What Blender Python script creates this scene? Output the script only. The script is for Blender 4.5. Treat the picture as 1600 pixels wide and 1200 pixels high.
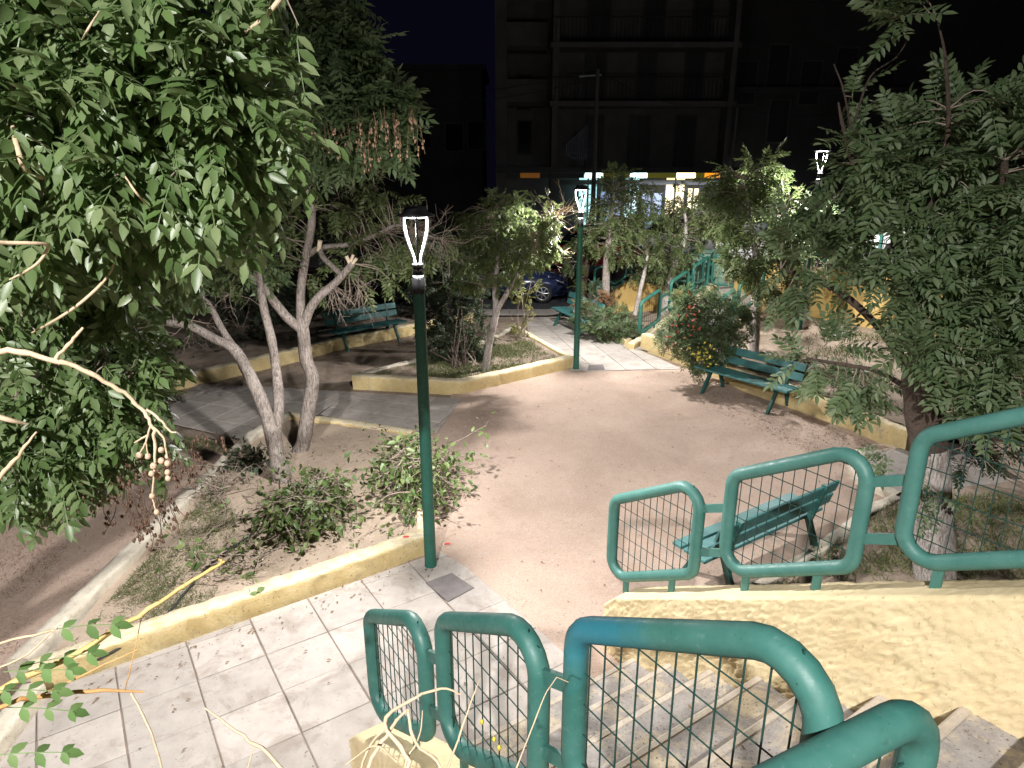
import bpy, bmesh, math, random
import numpy as np
from mathutils import Vector, Matrix, noise

random.seed(7); rng = np.random.default_rng(7)
for o in list(bpy.data.objects): bpy.data.objects.remove(o)
S = bpy.context.scene; COL = S.collection

# ------------------------------------------------------------------ camera, night sky, exposure
F = 1050.0; PITCH = math.atan(340 / F); CH = 4.0           # focal length in px of the 1600 px wide photo, camera height
cam = bpy.data.cameras.new('camera'); cam.sensor_width = 36; cam.lens = F / 1600 * 36
cam.clip_start = 0.05; cam.clip_end = 300
cam_o = bpy.data.objects.new('camera', cam); COL.objects.link(cam_o)
cam_o.location = (0, 0, CH); cam_o.rotation_euler = (math.pi / 2 - PITCH, 0, 0); S.camera = cam_o

W = bpy.data.worlds.new('World'); S.world = W; W.use_nodes = True
bg = W.node_tree.nodes['Background']; bg.inputs[0].default_value = (0.30, 0.27, 0.85, 1); bg.inputs[1].default_value = 0.0055
S.view_settings.view_transform = 'Standard'; S.view_settings.look = 'None'
S.view_settings.exposure = 0.22; S.view_settings.gamma = 1.0; S.view_settings.use_curve_mapping = False
S.render.engine = 'CYCLES'; S.cycles.use_denoising = True; S.cycles.max_bounces = 6
S.cycles.sample_clamp_indirect = 4.0; S.cycles.caustics_reflective = False; S.cycles.caustics_refractive = False
LAMP_W = 920.0; STAIR_LAMP_W = 8400.0; LAMP_COL = (1.0, 0.97, 0.94)

# ------------------------------------------------------------------ measuring helpers (photo px -> world)
cP, sP = math.cos(PITCH), math.sin(PITCH)
def ray(x, y):
    u = (x - 800) / F; v = (y - 600) / F
    return np.array([u, cP - v * sP, -sP - v * cP])
def gp(x, y, z=0.0):
    r = ray(x, y); t = (z - CH) / r[2]; return np.array([0, 0, CH]) + t * r
def at(x, y, Y):
    r = ray(x, y); return np.array([0, 0, CH]) + r * (Y / r[1])
def proj(p):
    d = np.asarray(p, float) - [0, 0, CH]; dep = d[..., 1] * cP - d[..., 2] * sP; up = d[..., 1] * sP + d[..., 2] * cP
    return 800 + F * d[..., 0] / dep, 600 - F * up / dep, dep
DS = np.array([.555, -.832, 0]); NS = np.array([.832, .555, 0])   # up the stairs / across the stairs
def sn(s, n, z=0.0): return DS * s + NS * n + np.array([0, 0, z])
def unit(v): v = np.asarray(v, float); return v / (np.linalg.norm(v) + 1e-9)

# ------------------------------------------------------------------ object helpers
def tag(o, label=None, cat=None, group=None, kind=None):
    if label: o['label'] = label
    if cat: o['category'] = cat
    if group: o['group'] = group
    if kind: o['kind'] = kind
    return o
def empty(name, loc, label=None, cat=None, group=None, kind=None, rz=0):
    o = bpy.data.objects.new(name, None); COL.objects.link(o); o.location = tuple(loc); o.rotation_euler = (0, 0, rz)
    o.empty_display_size = 0.1
    return tag(o, label, cat, group, kind)
def offset(o):
    v = Vector((0, 0, 0))
    while o is not None: v = v + o.location; o = o.parent
    return np.array(v)
def link(name, me, parent=None, kind=None):
    o = bpy.data.objects.new(name, me); COL.objects.link(o)
    if parent is not None: o.parent = parent
    if kind: o['kind'] = kind
    return o
def tri_mesh(name, V, Fc, mat, smooth=False):
    me = bpy.data.meshes.new(name); V = np.asarray(V, np.float32); Fc = np.asarray(Fc, np.int32)
    me.vertices.add(len(V)); me.vertices.foreach_set('co', V.ravel())
    me.loops.add(Fc.size); me.loops.foreach_set('vertex_index', Fc.ravel())
    me.polygons.add(len(Fc)); me.polygons.foreach_set('loop_start', np.arange(0, Fc.size, 3, dtype=np.int32))
    me.polygons.foreach_set('loop_total', np.full(len(Fc), 3, np.int32))
    if smooth: me.polygons.foreach_set('use_smooth', np.ones(len(Fc), bool))
    me.update(calc_edges=True); me.validate(); me.materials.append(mat); return me
def catmull(P, sub=4):
    P = np.asarray(P, float)
    if len(P) < 3: return np.array([P[0] + (P[-1] - P[0]) * t for t in np.linspace(0, 1, sub + 1)])
    Q = np.vstack([2 * P[0] - P[1], P, 2 * P[-1] - P[-2]]); out = []
    for i in range(1, len(Q) - 2):
        for k in range(sub):
            t = k / sub; a, b, c, d = Q[i - 1], Q[i], Q[i + 1], Q[i + 2]
            out.append(.5 * (2 * b + (c - a) * t + (2 * a - 5 * b + 4 * c - d) * t * t + (3 * b - a - 3 * c + d) * t ** 3))
    out.append(P[-1]); return np.array(out)
class MB:
    def __init__(s): s.v = []; s.f = []; s.sm = []
    def add(s, V, Fs, smooth=False):
        b = len(s.v); s.v.extend([tuple(map(float, p)) for p in V]); s.f.extend([tuple(b + i for i in f) for f in Fs]); s.sm.extend([smooth] * len(Fs)); return s
    def box(s, c, size, R=None, bev=0.0):
        x, y, z = [d / 2 for d in size]; c = np.asarray(c, float)
        if bev:
            b = bev; V = []
            for sx in (-1, 1):
                for sy in (-1, 1):
                    for sz in (-1, 1):
                        V += [(sx * x, sy * (y - b), sz * (z - b)), (sx * (x - b), sy * y, sz * (z - b)), (sx * (x - b), sy * (y - b), sz * z)]
            bm = bmesh.new(); vs = [bm.verts.new(v) for v in V]; r = bmesh.ops.convex_hull(bm, input=vs); 
            bmesh.ops.dissolve_limit(bm, angle_limit=.02, verts=bm.verts[:], edges=bm.edges[:])
            bm.verts.index_update(); V = [v.co[:] for v in bm.verts]; Fs = [[v.index for v in f.verts] for f in bm.faces]; bm.free()
        else:
            V = [(sx * x, sy * y, sz * z) for sx in (-1, 1) for sy in (-1, 1) for sz in (-1, 1)]
            Fs = [(0, 1, 3, 2), (4, 6, 7, 5), (0, 4, 5, 1), (2, 3, 7, 6), (0, 2, 6, 4), (1, 5, 7, 3)]
        V = np.array(V)
        if R is not None: V = V @ np.asarray(R).T
        return s.add(V + c, Fs)
    def prism(s, poly, z0, z1, inset=0.0, drop=0.0):
        """poly: ccw xy list; z1 may be a list; an optional chamfer (inset, drop) along the top edge"""
        poly = np.asarray(poly, float)[:, :2]; n = len(poly)
        a = sum(poly[i][0] * poly[(i + 1) % n][1] - poly[(i + 1) % n][0] * poly[i][1] for i in range(n))
        z1 = np.full(n, z1, float) if np.isscalar(z1) else np.asarray(z1, float)
        if a < 0: poly = poly[::-1]; z1 = z1[::-1]
        V = [(p[0], p[1], z0) for p in poly]; Fs = [tuple(range(n))[::-1]]
        rings = [z1 - drop] if inset else [z1]
        for z in rings: V += [(p[0], p[1], zz) for p, zz in zip(poly, z)]
        if inset:
            for i in range(n):
                p, q, r = poly[i - 1], poly[i], poly[(i + 1) % n]; e1 = unit(q - p); e2 = unit(r - q)
                n1 = np.array([-e1[1], e1[0]]); n2 = np.array([-e2[1], e2[0]]); m = unit(n1 + n2); k = inset / max(.3, m @ n1)
                V.append((q[0] + m[0] * k, q[1] + m[1] * k, z1[i]))
        L = len(V) // n
        for l in range(L - 1):
            for i in range(n): j = (i + 1) % n; Fs.append((l * n + i, l * n + j, (l + 1) * n + j, (l + 1) * n + i))
        Fs.append(tuple((L - 1) * n + i for i in range(n))); return s.add(V, Fs)
    def tube(s, P, r, sides=8, closed=False, caps=True, wob=0.0, smooth=True):
        P = np.asarray(P, float); n = len(P); r = np.full(n, r, float) if np.isscalar(r) else np.asarray(r, float)
        T = np.array([unit(P[(i + 1) % n] - P[i - 1]) if closed else unit(P[min(i + 1, n - 1)] - P[max(i - 1, 0)]) for i in range(n)])
        u = np.cross(T[0], [0, 0, 1.0]); u = np.cross(T[0], [1.0, 0, 0]) if np.linalg.norm(u) < .2 else u; u = unit(u); V = []
        for i in range(n):
            u = unit(u - T[i] * (u @ T[i])); w = np.cross(T[i], u)
            for k in range(sides):
                a = 2 * math.pi * k / sides; rr = r[i]
                if wob: 
                    q = P[i] + u * math.cos(a) * rr + w * math.sin(a) * rr
                    rr *= 1 + wob * (noise.noise(Vector(q) * 5.0) + .7 * noise.noise(Vector(q * [14, 14, 5])))
                V.append(P[i] + (u * math.cos(a) + w * math.sin(a)) * rr)
        Fs = []
        for i in range(n if closed else n - 1):
            j = (i + 1) % n
            for k in range(sides): m = (k + 1) % sides; Fs.append((i * sides + k, i * sides + m, j * sides + m, j * sides + k))
        s.add(V, Fs, smooth)
        if caps and not closed: s.add(V[:sides], [tuple(range(sides))[::-1]]); s.add(V[-sides:], [tuple(range(sides))])
        return s
    def lathe(s, c, prof, sides=20, smooth=True):
        c = np.asarray(c, float); V = []
        for r, z in prof:
            for k in range(sides): a = 2 * math.pi * k / sides; V.append(c + [r * math.cos(a), r * math.sin(a), z])
        n = len(prof); Fs = [(i * sides + k, i * sides + (k + 1) % sides, (i + 1) * sides + (k + 1) % sides, (i + 1) * sides + k) for i in range(n - 1) for k in range(sides)]
        s.add(V, Fs, smooth); s.add(V[:sides], [tuple(range(sides))[::-1]]); s.add(V[-sides:], [tuple(range(sides))]); return s
    def ball(s, c, r, sq=1.0, seg=6, rings=4):
        V = []; c = np.asarray(c, float)
        prof = [(math.sin(math.pi * i / rings) * r, -math.cos(math.pi * i / rings) * r * sq) for i in range(rings + 1)]
        prof[0] = (r * .05, prof[0][1]); prof[-1] = (r * .05, prof[-1][1]); return s.lathe(c, prof, seg)
    def build(s, name, mat, parent=None, kind=None, off=None):
        o3 = offset(parent) if parent is not None else (np.zeros(3) if off is None else np.asarray(off))
        V = np.array(s.v) - o3; me = bpy.data.meshes.new(name); me.from_pydata(V.tolist(), [], s.f); me.polygons.foreach_set('use_smooth', s.sm); me.update()
        me.materials.append(mat); o = link(name, me, parent, kind)
        if parent is None and off is not None: o.location = tuple(off)
        return o

# ------------------------------------------------------------------ materials
M = {}
def nd(nt, t, **kw):
    n = nt.nodes.new(t)
    for k, v in kw.items():
        if k.startswith('i_'): n.inputs[k[2:].replace('_', ' ')].default_value = v
        else: setattr(n, k, v)
    return n
def base_mat(name):
    m = bpy.data.materials.new(name); m.use_nodes = True; nt = m.node_tree; M[name] = m; return m, nt, nt.nodes['Principled BSDF']
def rgb(c): return (c[0], c[1], c[2], 1)
def ntex(nt, scale, detail=5, rough=.6, vec=None, dist=0.0):
    n = nd(nt, 'ShaderNodeTexNoise'); n.inputs['Scale'].default_value = scale; n.inputs['Detail'].default_value = detail
    n.inputs['Roughness'].default_value = rough; n.inputs['Distortion'].default_value = dist
    if vec is not None: nt.links.new(vec, n.inputs['Vector'])
    return n.outputs['Fac']
def ramp(nt, fac, stops):
    r = nd(nt, 'ShaderNodeValToRGB'); nt.links.new(fac, r.inputs[0]); e = r.color_ramp.elements
    while len(e) < len(stops): e.new(.5)
    for i, (p, c) in enumerate(stops): e[i].position = p; e[i].color = rgb(c) if not np.isscalar(c) else (c, c, c, 1)
    return r.outputs[0]
def mix(nt, fac, a, b):
    m = nd(nt, 'ShaderNodeMix', data_type='RGBA')
    (nt.links.new(fac, m.inputs[0]) if not np.isscalar(fac) else setattr(m.inputs[0], 'default_value', fac))
    for i, c in ((6, a), (7, b)):
        if isinstance(c, tuple): m.inputs[i].default_value = rgb(c)
        else: nt.links.new(c, m.inputs[i])
    return m.outputs[2]
def bump(nt, b, h, strength, dist=.02, prev=None):
    n = nd(nt, 'ShaderNodeBump'); n.inputs['Strength'].default_value = strength; n.inputs['Distance'].default_value = dist; nt.links.new(h, n.inputs['Height'])
    if prev is not None: nt.links.new(prev, n.inputs['Normal'])
    nt.links.new(n.outputs[0], b.inputs['Normal']); return n.outputs[0]
def surf(name, c1, c2, scale=3, rough=.85, spot=None, spot_scale=60, spot_at=.66, stain=None, stain_scale=1.5, stain_at=.6, bmp=.3, bscale=80, bdist=.01, obj_rand=0.0, detail=6, metal=0.0):
    m, nt, b = base_mat(name); tc = nd(nt, 'ShaderNodeTexCoord'); g = nd(nt, 'ShaderNodeNewGeometry'); v = g.outputs['Position']
    col = ramp(nt, ntex(nt, scale, detail, .65, v), [(.3, c1), (.7, c2)])
    if stain: col = mix(nt, ramp(nt, ntex(nt, stain_scale, 7, .7, v, .6), [(stain_at - .04, 0.0), (stain_at + .08, .85)]), col, stain)
    if spot: col = mix(nt, ramp(nt, ntex(nt, spot_scale, 3, .7, v), [(spot_at, 0.0), (spot_at + .06, .9)]), col, spot)
    if obj_rand:
        oi = nd(nt, 'ShaderNodeObjectInfo'); hs = nd(nt, 'ShaderNodeHueSaturation'); mr = nd(nt, 'ShaderNodeMapRange'); nt.links.new(oi.outputs['Random'], mr.inputs[0])
        mr.inputs[3].default_value = 1 - obj_rand; mr.inputs[4].default_value = 1 + obj_rand; nt.links.new(mr.outputs[0], hs.inputs['Value']); nt.links.new(col, hs.inputs['Color']); col = hs.outputs[0]
    nt.links.new(col, b.inputs['Base Color']); b.inputs['Roughness'].default_value = rough; b.inputs['Metallic'].default_value = metal
    if bmp: bump(nt, b, ntex(nt, bscale, 6, .7, v), bmp, bdist)
    return m
def leafmat(name, cols, trans=.25, rough=.45):
    m, nt, b = base_mat(name); g = nd(nt, 'ShaderNodeNewGeometry'); oi = nd(nt, 'ShaderNodeObjectInfo')
    ad = nd(nt, 'ShaderNodeMath', operation='ADD'); nt.links.new(g.outputs['Random Per Island'], ad.inputs[0]); nt.links.new(oi.outputs['Random'], ad.inputs[1])
    fr = nd(nt, 'ShaderNodeMath', operation='FRACT'); nt.links.new(ad.outputs[0], fr.inputs[0])
    col = ramp(nt, fr.outputs[0], [(i / (len(cols) - 1), c) for i, c in enumerate(cols)])
    col = mix(nt, ramp(nt, ntex(nt, 9, 4, .6, g.outputs['Position']), [(.42, 0.0), (.75, .35)]), col, tuple(.6 * a + .03 for a in cols[-1]))
    nt.links.new(col, b.inputs['Base Color']); b.inputs['Roughness'].default_value = rough
    tr = nd(nt, 'ShaderNodeBsdfTranslucent'); hs = nd(nt, 'ShaderNodeHueSaturation'); hs.inputs['Value'].default_value = 1.4; nt.links.new(col, hs.inputs['Color']); nt.links.new(hs.outputs[0], tr.inputs[0])
    ms = nd(nt, 'ShaderNodeMixShader'); ms.inputs[0].default_value = trans; nt.links.new(b.outputs[0], ms.inputs[1]); nt.links.new(tr.outputs[0], ms.inputs[2])
    nt.links.new(ms.outputs[0], nt.nodes['Material Output'].inputs[0]); return m
def plain(name, c, rough=.5, metal=0.0, emit=None, es=1.0):
    m, nt, b = base_mat(name); b.inputs['Base Color'].default_value = rgb(c); b.inputs['Roughness'].default_value = rough; b.inputs['Metallic'].default_value = metal
    if emit: b.inputs['Emission Color'].default_value = rgb(emit); b.inputs['Emission Strength'].default_value = es
    return m

# packed pinkish dirt with grit, darker humus and light dusty patches
m, nt, b = base_mat('dirt'); v = nd(nt, 'ShaderNodeNewGeometry').outputs['Position']
c = ramp(nt, ntex(nt, .55, 8, .68, v, .5), [(.30, (.32, .232, .178)), (.52, (.415, .308, .245)), (.72, (.47, .36, .29))])
c = mix(nt, ramp(nt, ntex(nt, 3.1, 7, .72, v), [(.56, 0.0), (.72, .45)]), c, (.27, .19, .15))
c = mix(nt, ramp(nt, ntex(nt, 13, 8, .78, v, .3), [(.54, 0.0), (.70, .28)]), c, (.24, .17, .135))
c = mix(nt, ramp(nt, ntex(nt, 24, 7, .8, v, .2), [(.54, 0.0), (.70, .35)]), c, (.60, .48, .41))
c = mix(nt, ramp(nt, ntex(nt, 60, 3, .7, v), [(.58, 0.0), (.66, .8)]), c, (.13, .09, .07))
c = mix(nt, ramp(nt, ntex(nt, 110, 2, .6, v), [(.63, 0.0), (.68, .8)]), c, (.58, .5, .45))
nt.links.new(c, b.inputs['Base Color']); b.inputs['Roughness'].default_value = .95
bp = bump(nt, b, ntex(nt, 6, 6, .7, v), .45, .05); bump(nt, b, ntex(nt, 90, 4, .8, v), .55, .012, bp)
surf('soil', (.20, .15, .115), (.36, .285, .22), 2.2, .95, (.07, .055, .04), 45, .60, (.13, .105, .06), 1.6, .56, .6, 30, .03)
surf('soil_pale', (.33, .255, .19), (.47, .375, .29), 2.0, .95, (.14, .105, .08), 55, .64, (.22, .175, .115), 2.2, .62, .6, 35, .03)
surf('slab', (.325, .292, .265), (.415, .378, .345), 6, .85, (.17, .145, .125), 42, .64, (.27, .23, .20), 3.4, .56, .35, 120, .006, obj_rand=.12)
surf('joint', (.20, .155, .128), (.30, .24, .20), 8, .95, (.06, .05, .04), 60, .6, bmp=.5, bscale=60)
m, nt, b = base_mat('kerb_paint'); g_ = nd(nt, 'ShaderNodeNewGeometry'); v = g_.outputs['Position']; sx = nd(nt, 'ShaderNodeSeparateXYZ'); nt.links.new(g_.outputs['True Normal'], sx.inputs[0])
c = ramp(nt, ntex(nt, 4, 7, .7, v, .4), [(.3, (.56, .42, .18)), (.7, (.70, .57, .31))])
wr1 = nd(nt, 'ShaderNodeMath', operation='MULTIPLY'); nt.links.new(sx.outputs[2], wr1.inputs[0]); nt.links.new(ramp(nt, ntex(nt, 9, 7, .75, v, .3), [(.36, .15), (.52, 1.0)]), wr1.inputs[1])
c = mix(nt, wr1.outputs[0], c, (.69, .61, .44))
c = mix(nt, ramp(nt, ntex(nt, 2.3, 8, .75, v, .8), [(.56, 0.0), (.66, .7)]), c, (.40, .33, .235))
c = mix(nt, ramp(nt, ntex(nt, 26, 5, .75, v), [(.60, 0.0), (.66, .85)]), c, (.20, .155, .10))
nt.links.new(c, b.inputs['Base Color']); b.inputs['Roughness'].default_value = .8; bump(nt, b, ntex(nt, 40, 6, .75, v), .9, .014)
surf('kerb_bare', (.47, .42, .34), (.62, .57, .47), 4, .85, (.2, .16, .12), 45, .63, (.33, .28, .22), 3, .56, .6, 50, .012)
surf('stucco', (.65, .52, .30), (.74, .62, .39), 2.5, .85, (.48, .37, .2), 30, .62, (.66, .56, .38), 1.2, .58, .6, 120, .008)
surf('ochre', (.50, .33, .10), (.62, .44, .17), 2.0, .85, (.35, .25, .12), 30, .64, (.55, .43, .24), 1.4, .60, .5, 80, .01)
surf('tread', (.20, .182, .172), (.34, .315, .295), 9, .85, (.09, .08, .07), 48, .60, (.52, .43, .30), 3.2, .53, .6, 60, .012, obj_rand=.05)
surf('nosing', (.36, .31, .255), (.52, .455, .37), 8, .85, (.30, .26, .22), 40, .60, (.40, .36, .32), 5, .56, .5, 70, .01)
surf('asphalt', (.045, .046, .052), (.07, .07, .078), 6, .8, (.11, .11, .115), 90, .66, bmp=.4, bscale=90)
surf('facade', (.10, .096, .092), (.145, .139, .134), 1.2, .9, None, stain=(.12, .115, .11), stain_scale=.7, bmp=.1)
surf('facade_dark', (.06, .058, .056), (.085, .082, .08), 1.0, .9, None, bmp=.1)
def barkmat(name, c1, c2, crack, strength=1.0):
    m, nt, b = base_mat(name); v = nd(nt, 'ShaderNodeNewGeometry').outputs['Position']; mp = nd(nt, 'ShaderNodeMapping'); mp.inputs['Scale'].default_value = (1, 1, .22); nt.links.new(v, mp.inputs[0]); gv = mp.outputs[0]
    col = ramp(nt, ntex(nt, 5, 7, .7, v), [(.3, c1), (.7, c2)]); gr = ntex(nt, 48, 5, .75, gv, .8)
    col = mix(nt, ramp(nt, gr, [(.42, .85), (.54, 0.0)]), col, crack); col = mix(nt, ramp(nt, ntex(nt, 3, 5, .6, v), [(.55, 0.0), (.68, .5)]), col, tuple(min(.75, 1.25 * q) for q in c2))
    nt.links.new(col, b.inputs['Base Color']); b.inputs['Roughness'].default_value = .92; bump(nt, b, gr, strength, .03); return m
barkmat('bark', (.26, .215, .185), (.45, .39, .355), (.12, .095, .08))
surf('bark_dark', (.05, .034, .026), (.12, .085, .065), 9, .95, (.025, .018, .014), 30, .60, bmp=1.0, bscale=26, bdist=.04)
barkmat('whitewash', (.44, .39, .36), (.60, .56, .53), (.20, .16, .135))
surf('twig', (.20, .155, .12), (.34, .28, .23), 20, .9, bmp=0)
surf('twig_yellow', (.50, .34, .095), (.62, .46, .20), 9, .6, (.30, .19, .06), 60, .6, bmp=.2)
surf('twig_tan', (.46, .34, .215), (.60, .48, .34), 14, .8, (.28, .2, .12), 60, .62, bmp=.2)
surf('twig_orange', (.46, .225, .07), (.58, .35, .15), 9, .7, bmp=.2)
surf('cutwood', (.62, .50, .36), (.72, .61, .46), 14, .8, bmp=0)
surf('berry', (.42, .28, .19), (.55, .41, .29), 30, .6, (.25, .14, .09), 60, .6, bmp=.3)
surf('berry_dark', (.085, .045, .03), (.16, .09, .055), 12, .7, bmp=0)
surf('seed', (.30, .17, .10), (.44, .29, .19), 12, .8, bmp=0)
surf('dead_leaf', (.10, .066, .04), (.26, .17, .10), 5, .9, bmp=0)
surf('pebble', (.26, .20, .17), (.52, .45, .4), 9, .9, bmp=0)
surf('bench_wood', (.035, .135, .135), (.065, .205, .20), 7, .55, (.16, .28, .28), 50, .66, (.10, .20, .22), 2.0, .62, .3, 60)
surf('bench_metal', (.012, .07, .062), (.025, .11, .095), 8, .5, bmp=.2)
surf('cover_plate', (.13, .115, .115), (.19, .17, .168), 12, .8, (.07, .06, .06), 90, .6, bmp=.5, bscale=110)
surf('cabinet_green', (.13, .23, .175), (.19, .30, .235), 4, .6, bmp=.1)
plain('lamp_black', (.012, .012, .013), .45); plain('led', (1, 1, 1), .5, 0, (1, .98, .97), 5.0); plain('led_ring', (1, 1, 1), .5, 0, (1, .98, .96), 14.0)
plain('red_plastic', (.55, .03, .03), .5); plain('hose', (.02, .02, .025), .5); plain('white_plastic', (.75, .78, .8), .4)
plain('rubber', (.015, .015, .016), .8); plain('rim', (.45, .46, .48), .3, .8); plain('glass_dark', (.01, .011, .014), .08); plain('door_dark', (.03, .03, .033), .6)
plain('car_blue', (.025, .035, .09), .22); plain('car_black', (.012, .013, .018), .25); plain('car_red', (.22, .012, .02), .25); plain('car_white', (.72, .72, .72), .3)
plain('headlight', (.8, .82, .85), .1); plain('steel', (.35, .36, .37), .4, .8); plain('cable', (.02, .02, .02), .6)
plain('shop_white', (.5, .5, .5), .5, 0, (.45, .85, .85), 1.0); plain('shop_blue', (.3, .3, .35), .5, 0, (.30, .45, .80), .55); plain('shop_warm', (.5, .45, .3), .5, 0, (1, .78, .42), 1.3)
plain('sign_orange', (.5, .2, .02), .5, 0, (1, .36, .02), 1.0); plain('sign_dim', (.3, .12, .02), .5, 0, (.8, .28, .03), .10); plain('sign_yellow', (.5, .4, .05), .5, 0, (.40, .40, .05), .10); plain('sign_hot', (1, .9, .7), .5, 0, (1, .80, .45), 6.0); plain('sign_cold', (1, 1, 1), .5, 0, (.68, 1, .96), 4.0)
plain('red_light', (.4, .02, .03), .4, 0, (.5, .02, .05), .25); plain('window_lit', (.3, .25, .3), .4, 0, (.75, .65, .75), .35); plain('fairy_glow', (.05, .05, .06), .5, 0, (.35, .38, .55), .012)  # fairy light strings: faint glow put into wire and bulbs alike
leafmat('leaf_near', [(.075, .125, .04), (.13, .20, .07), (.22, .28, .135), (.14, .205, .085), (.09, .16, .045)], .42, .4)
leafmat('leaf_crown', [(.075, .125, .05), (.12, .18, .075), (.18, .235, .12), (.09, .14, .055)], .34, .5)
leafmat('leaf_right', [(.075, .125, .05), (.125, .185, .085), (.19, .245, .135), (.10, .15, .055)], .42, .5)
leafmat('leaf_small', [(.07, .105, .035), (.12, .165, .06), (.19, .22, .10), (.09, .13, .045)], .48, .5)
leafmat('leaf_yellow', [(.08, .09, .02), (.14, .15, .035), (.20, .18, .05), (.09, .10, .03)], .3, .5)
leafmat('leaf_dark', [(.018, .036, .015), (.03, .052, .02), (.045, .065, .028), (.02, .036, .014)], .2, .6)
leafmat('leaf_cut', [(.08, .14, .04), (.13, .215, .065), (.22, .275, .10), (.10, .165, .05)], .3, .45)
leafmat('leaf_rust', [(.20, .085, .035), (.27, .13, .06), (.16, .10, .05), (.12, .08, .035)], .2, .7)
leafmat('petal_red', [(.34, .05, .03), (.42, .09, .04), (.28, .04, .03)], .2, .6); leafmat('petal_yellow', [(.50, .42, .04), (.6, .52, .08)], .2, .6)
leafmat('leaf_fresh', [(.12, .22, .07), (.17, .30, .10), (.22, .34, .13)], .4, .4)
leafmat('grass', [(.06, .095, .025), (.10, .14, .04), (.20, .19, .085), (.08, .11, .03)], .2, .7)
leafmat('grass_dry', [(.20, .13, .09), (.30, .20, .15), (.16, .12, .07)], .2, .8)

# teal gloss paint on the railings, with chips, grime and one patch of leftover blue
def paint(name, c1, c2, patch=None):
    m, nt, b = base_mat(name); v = nd(nt, 'ShaderNodeNewGeometry').outputs['Position']
    col = ramp(nt, ntex(nt, 6, 6, .65, v), [(.3, c1), (.7, c2)])
    col = mix(nt, ramp(nt, ntex(nt, 34, 5, .75, v, .4), [(.58, 0.0), (.68, .5)]), col, (.12, .21, .19))
    col = mix(nt, ramp(nt, ntex(nt, 11, 8, .8, v, .6), [(.60, 0.0), (.68, .5)]), col, (.02, .06, .05))
    col = mix(nt, ramp(nt, ntex(nt, 55, 4, .8, v), [(.69, 0.0), (.72, .9)]), col, (.09, .05, .03))
    col = mix(nt, ramp(nt, ntex(nt, 130, 2, .6, v), [(.70, 0.0), (.73, .9)]), col, (.015, .035, .03))
    if patch is not None:
        vm = nd(nt, 'ShaderNodeVectorMath', operation='DISTANCE'); nt.links.new(v, vm.inputs[0]); vm.inputs[1].default_value = tuple(patch)
        ad = nd(nt, 'ShaderNodeMath', operation='MULTIPLY_ADD'); nt.links.new(ntex(nt, 16, 5, .7, v), ad.inputs[0]); ad.inputs[1].default_value = .26; nt.links.new(vm.outputs['Value'], ad.inputs[2])
        col = mix(nt, ramp(nt, ad.outputs[0], [(.22, .65), (.44, 0.0)]), col, (.015, .17, .26))
    nt.links.new(col, b.inputs['Base Color'])
    rr = ramp(nt, ntex(nt, 22, 4, .6, v), [(.35, .42), (.7, .66)]); nt.links.new(rr, b.inputs['Roughness'])
    bump(nt, b, ntex(nt, 45, 4, .6, v), .10, .006); return m
paint('rail_near', (.024, .112, .092), (.048, .152, .130), sn(-1.33, 1.23, 2.60)); paint('rail_far', (.038, .138, .116), (.066, .185, .160)); paint('rail_back', (.014, .105, .08), (.03, .15, .115))
paint('pole_green', (.009, .082, .058), (.015, .108, .078)); plain('wire', (.018, .06, .052), .45, .3)

# ------------------------------------------------------------------ ground and paths
def poly_sheet(name, pts, mat, label=None, kind='structure', parent=None, z=0.0):
    pts = [(p[0], p[1], p[2] if len(p) > 2 else z) for p in pts]; bm = bmesh.new(); vs = [bm.verts.new(p) for p in pts]; f = bm.faces.new(vs)
    f.normal_update()
    if f.normal.z < 0: f.normal_flip()
    bmesh.ops.triangulate(bm, faces=[f]); me = bpy.data.meshes.new(name); bm.to_mesh(me); bm.free(); me.materials.append(mat)
    o = link(name, me, parent, kind)
    if label: o['label'] = label
    return o
def street_z(x): return min(1.7, max(0.0, .14 * (x - 1.0)))
poly_sheet('ground', [(-90, -60), (90, -60), (90, 130), (-90, 130)], M['soil'], 'bare soil ground', z=-.03)
poly_sheet('dirt_plaza', [(-.95, 6.45), (-1.45, 9.4), (-1.1, 11.75), (1.2, 13.4), (3.4, 13.6), (4.0, 13.1), (4.3, 11.95), (4.85, 10.95), (5.4, 9.95), (5.9, 8.7), (5.2, 7.7), (2.2, 5.4), (1.6, 4.4), (-.3, 4.6)], M['dirt'], 'packed pinkish dirt plaza', z=0.0)

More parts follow.
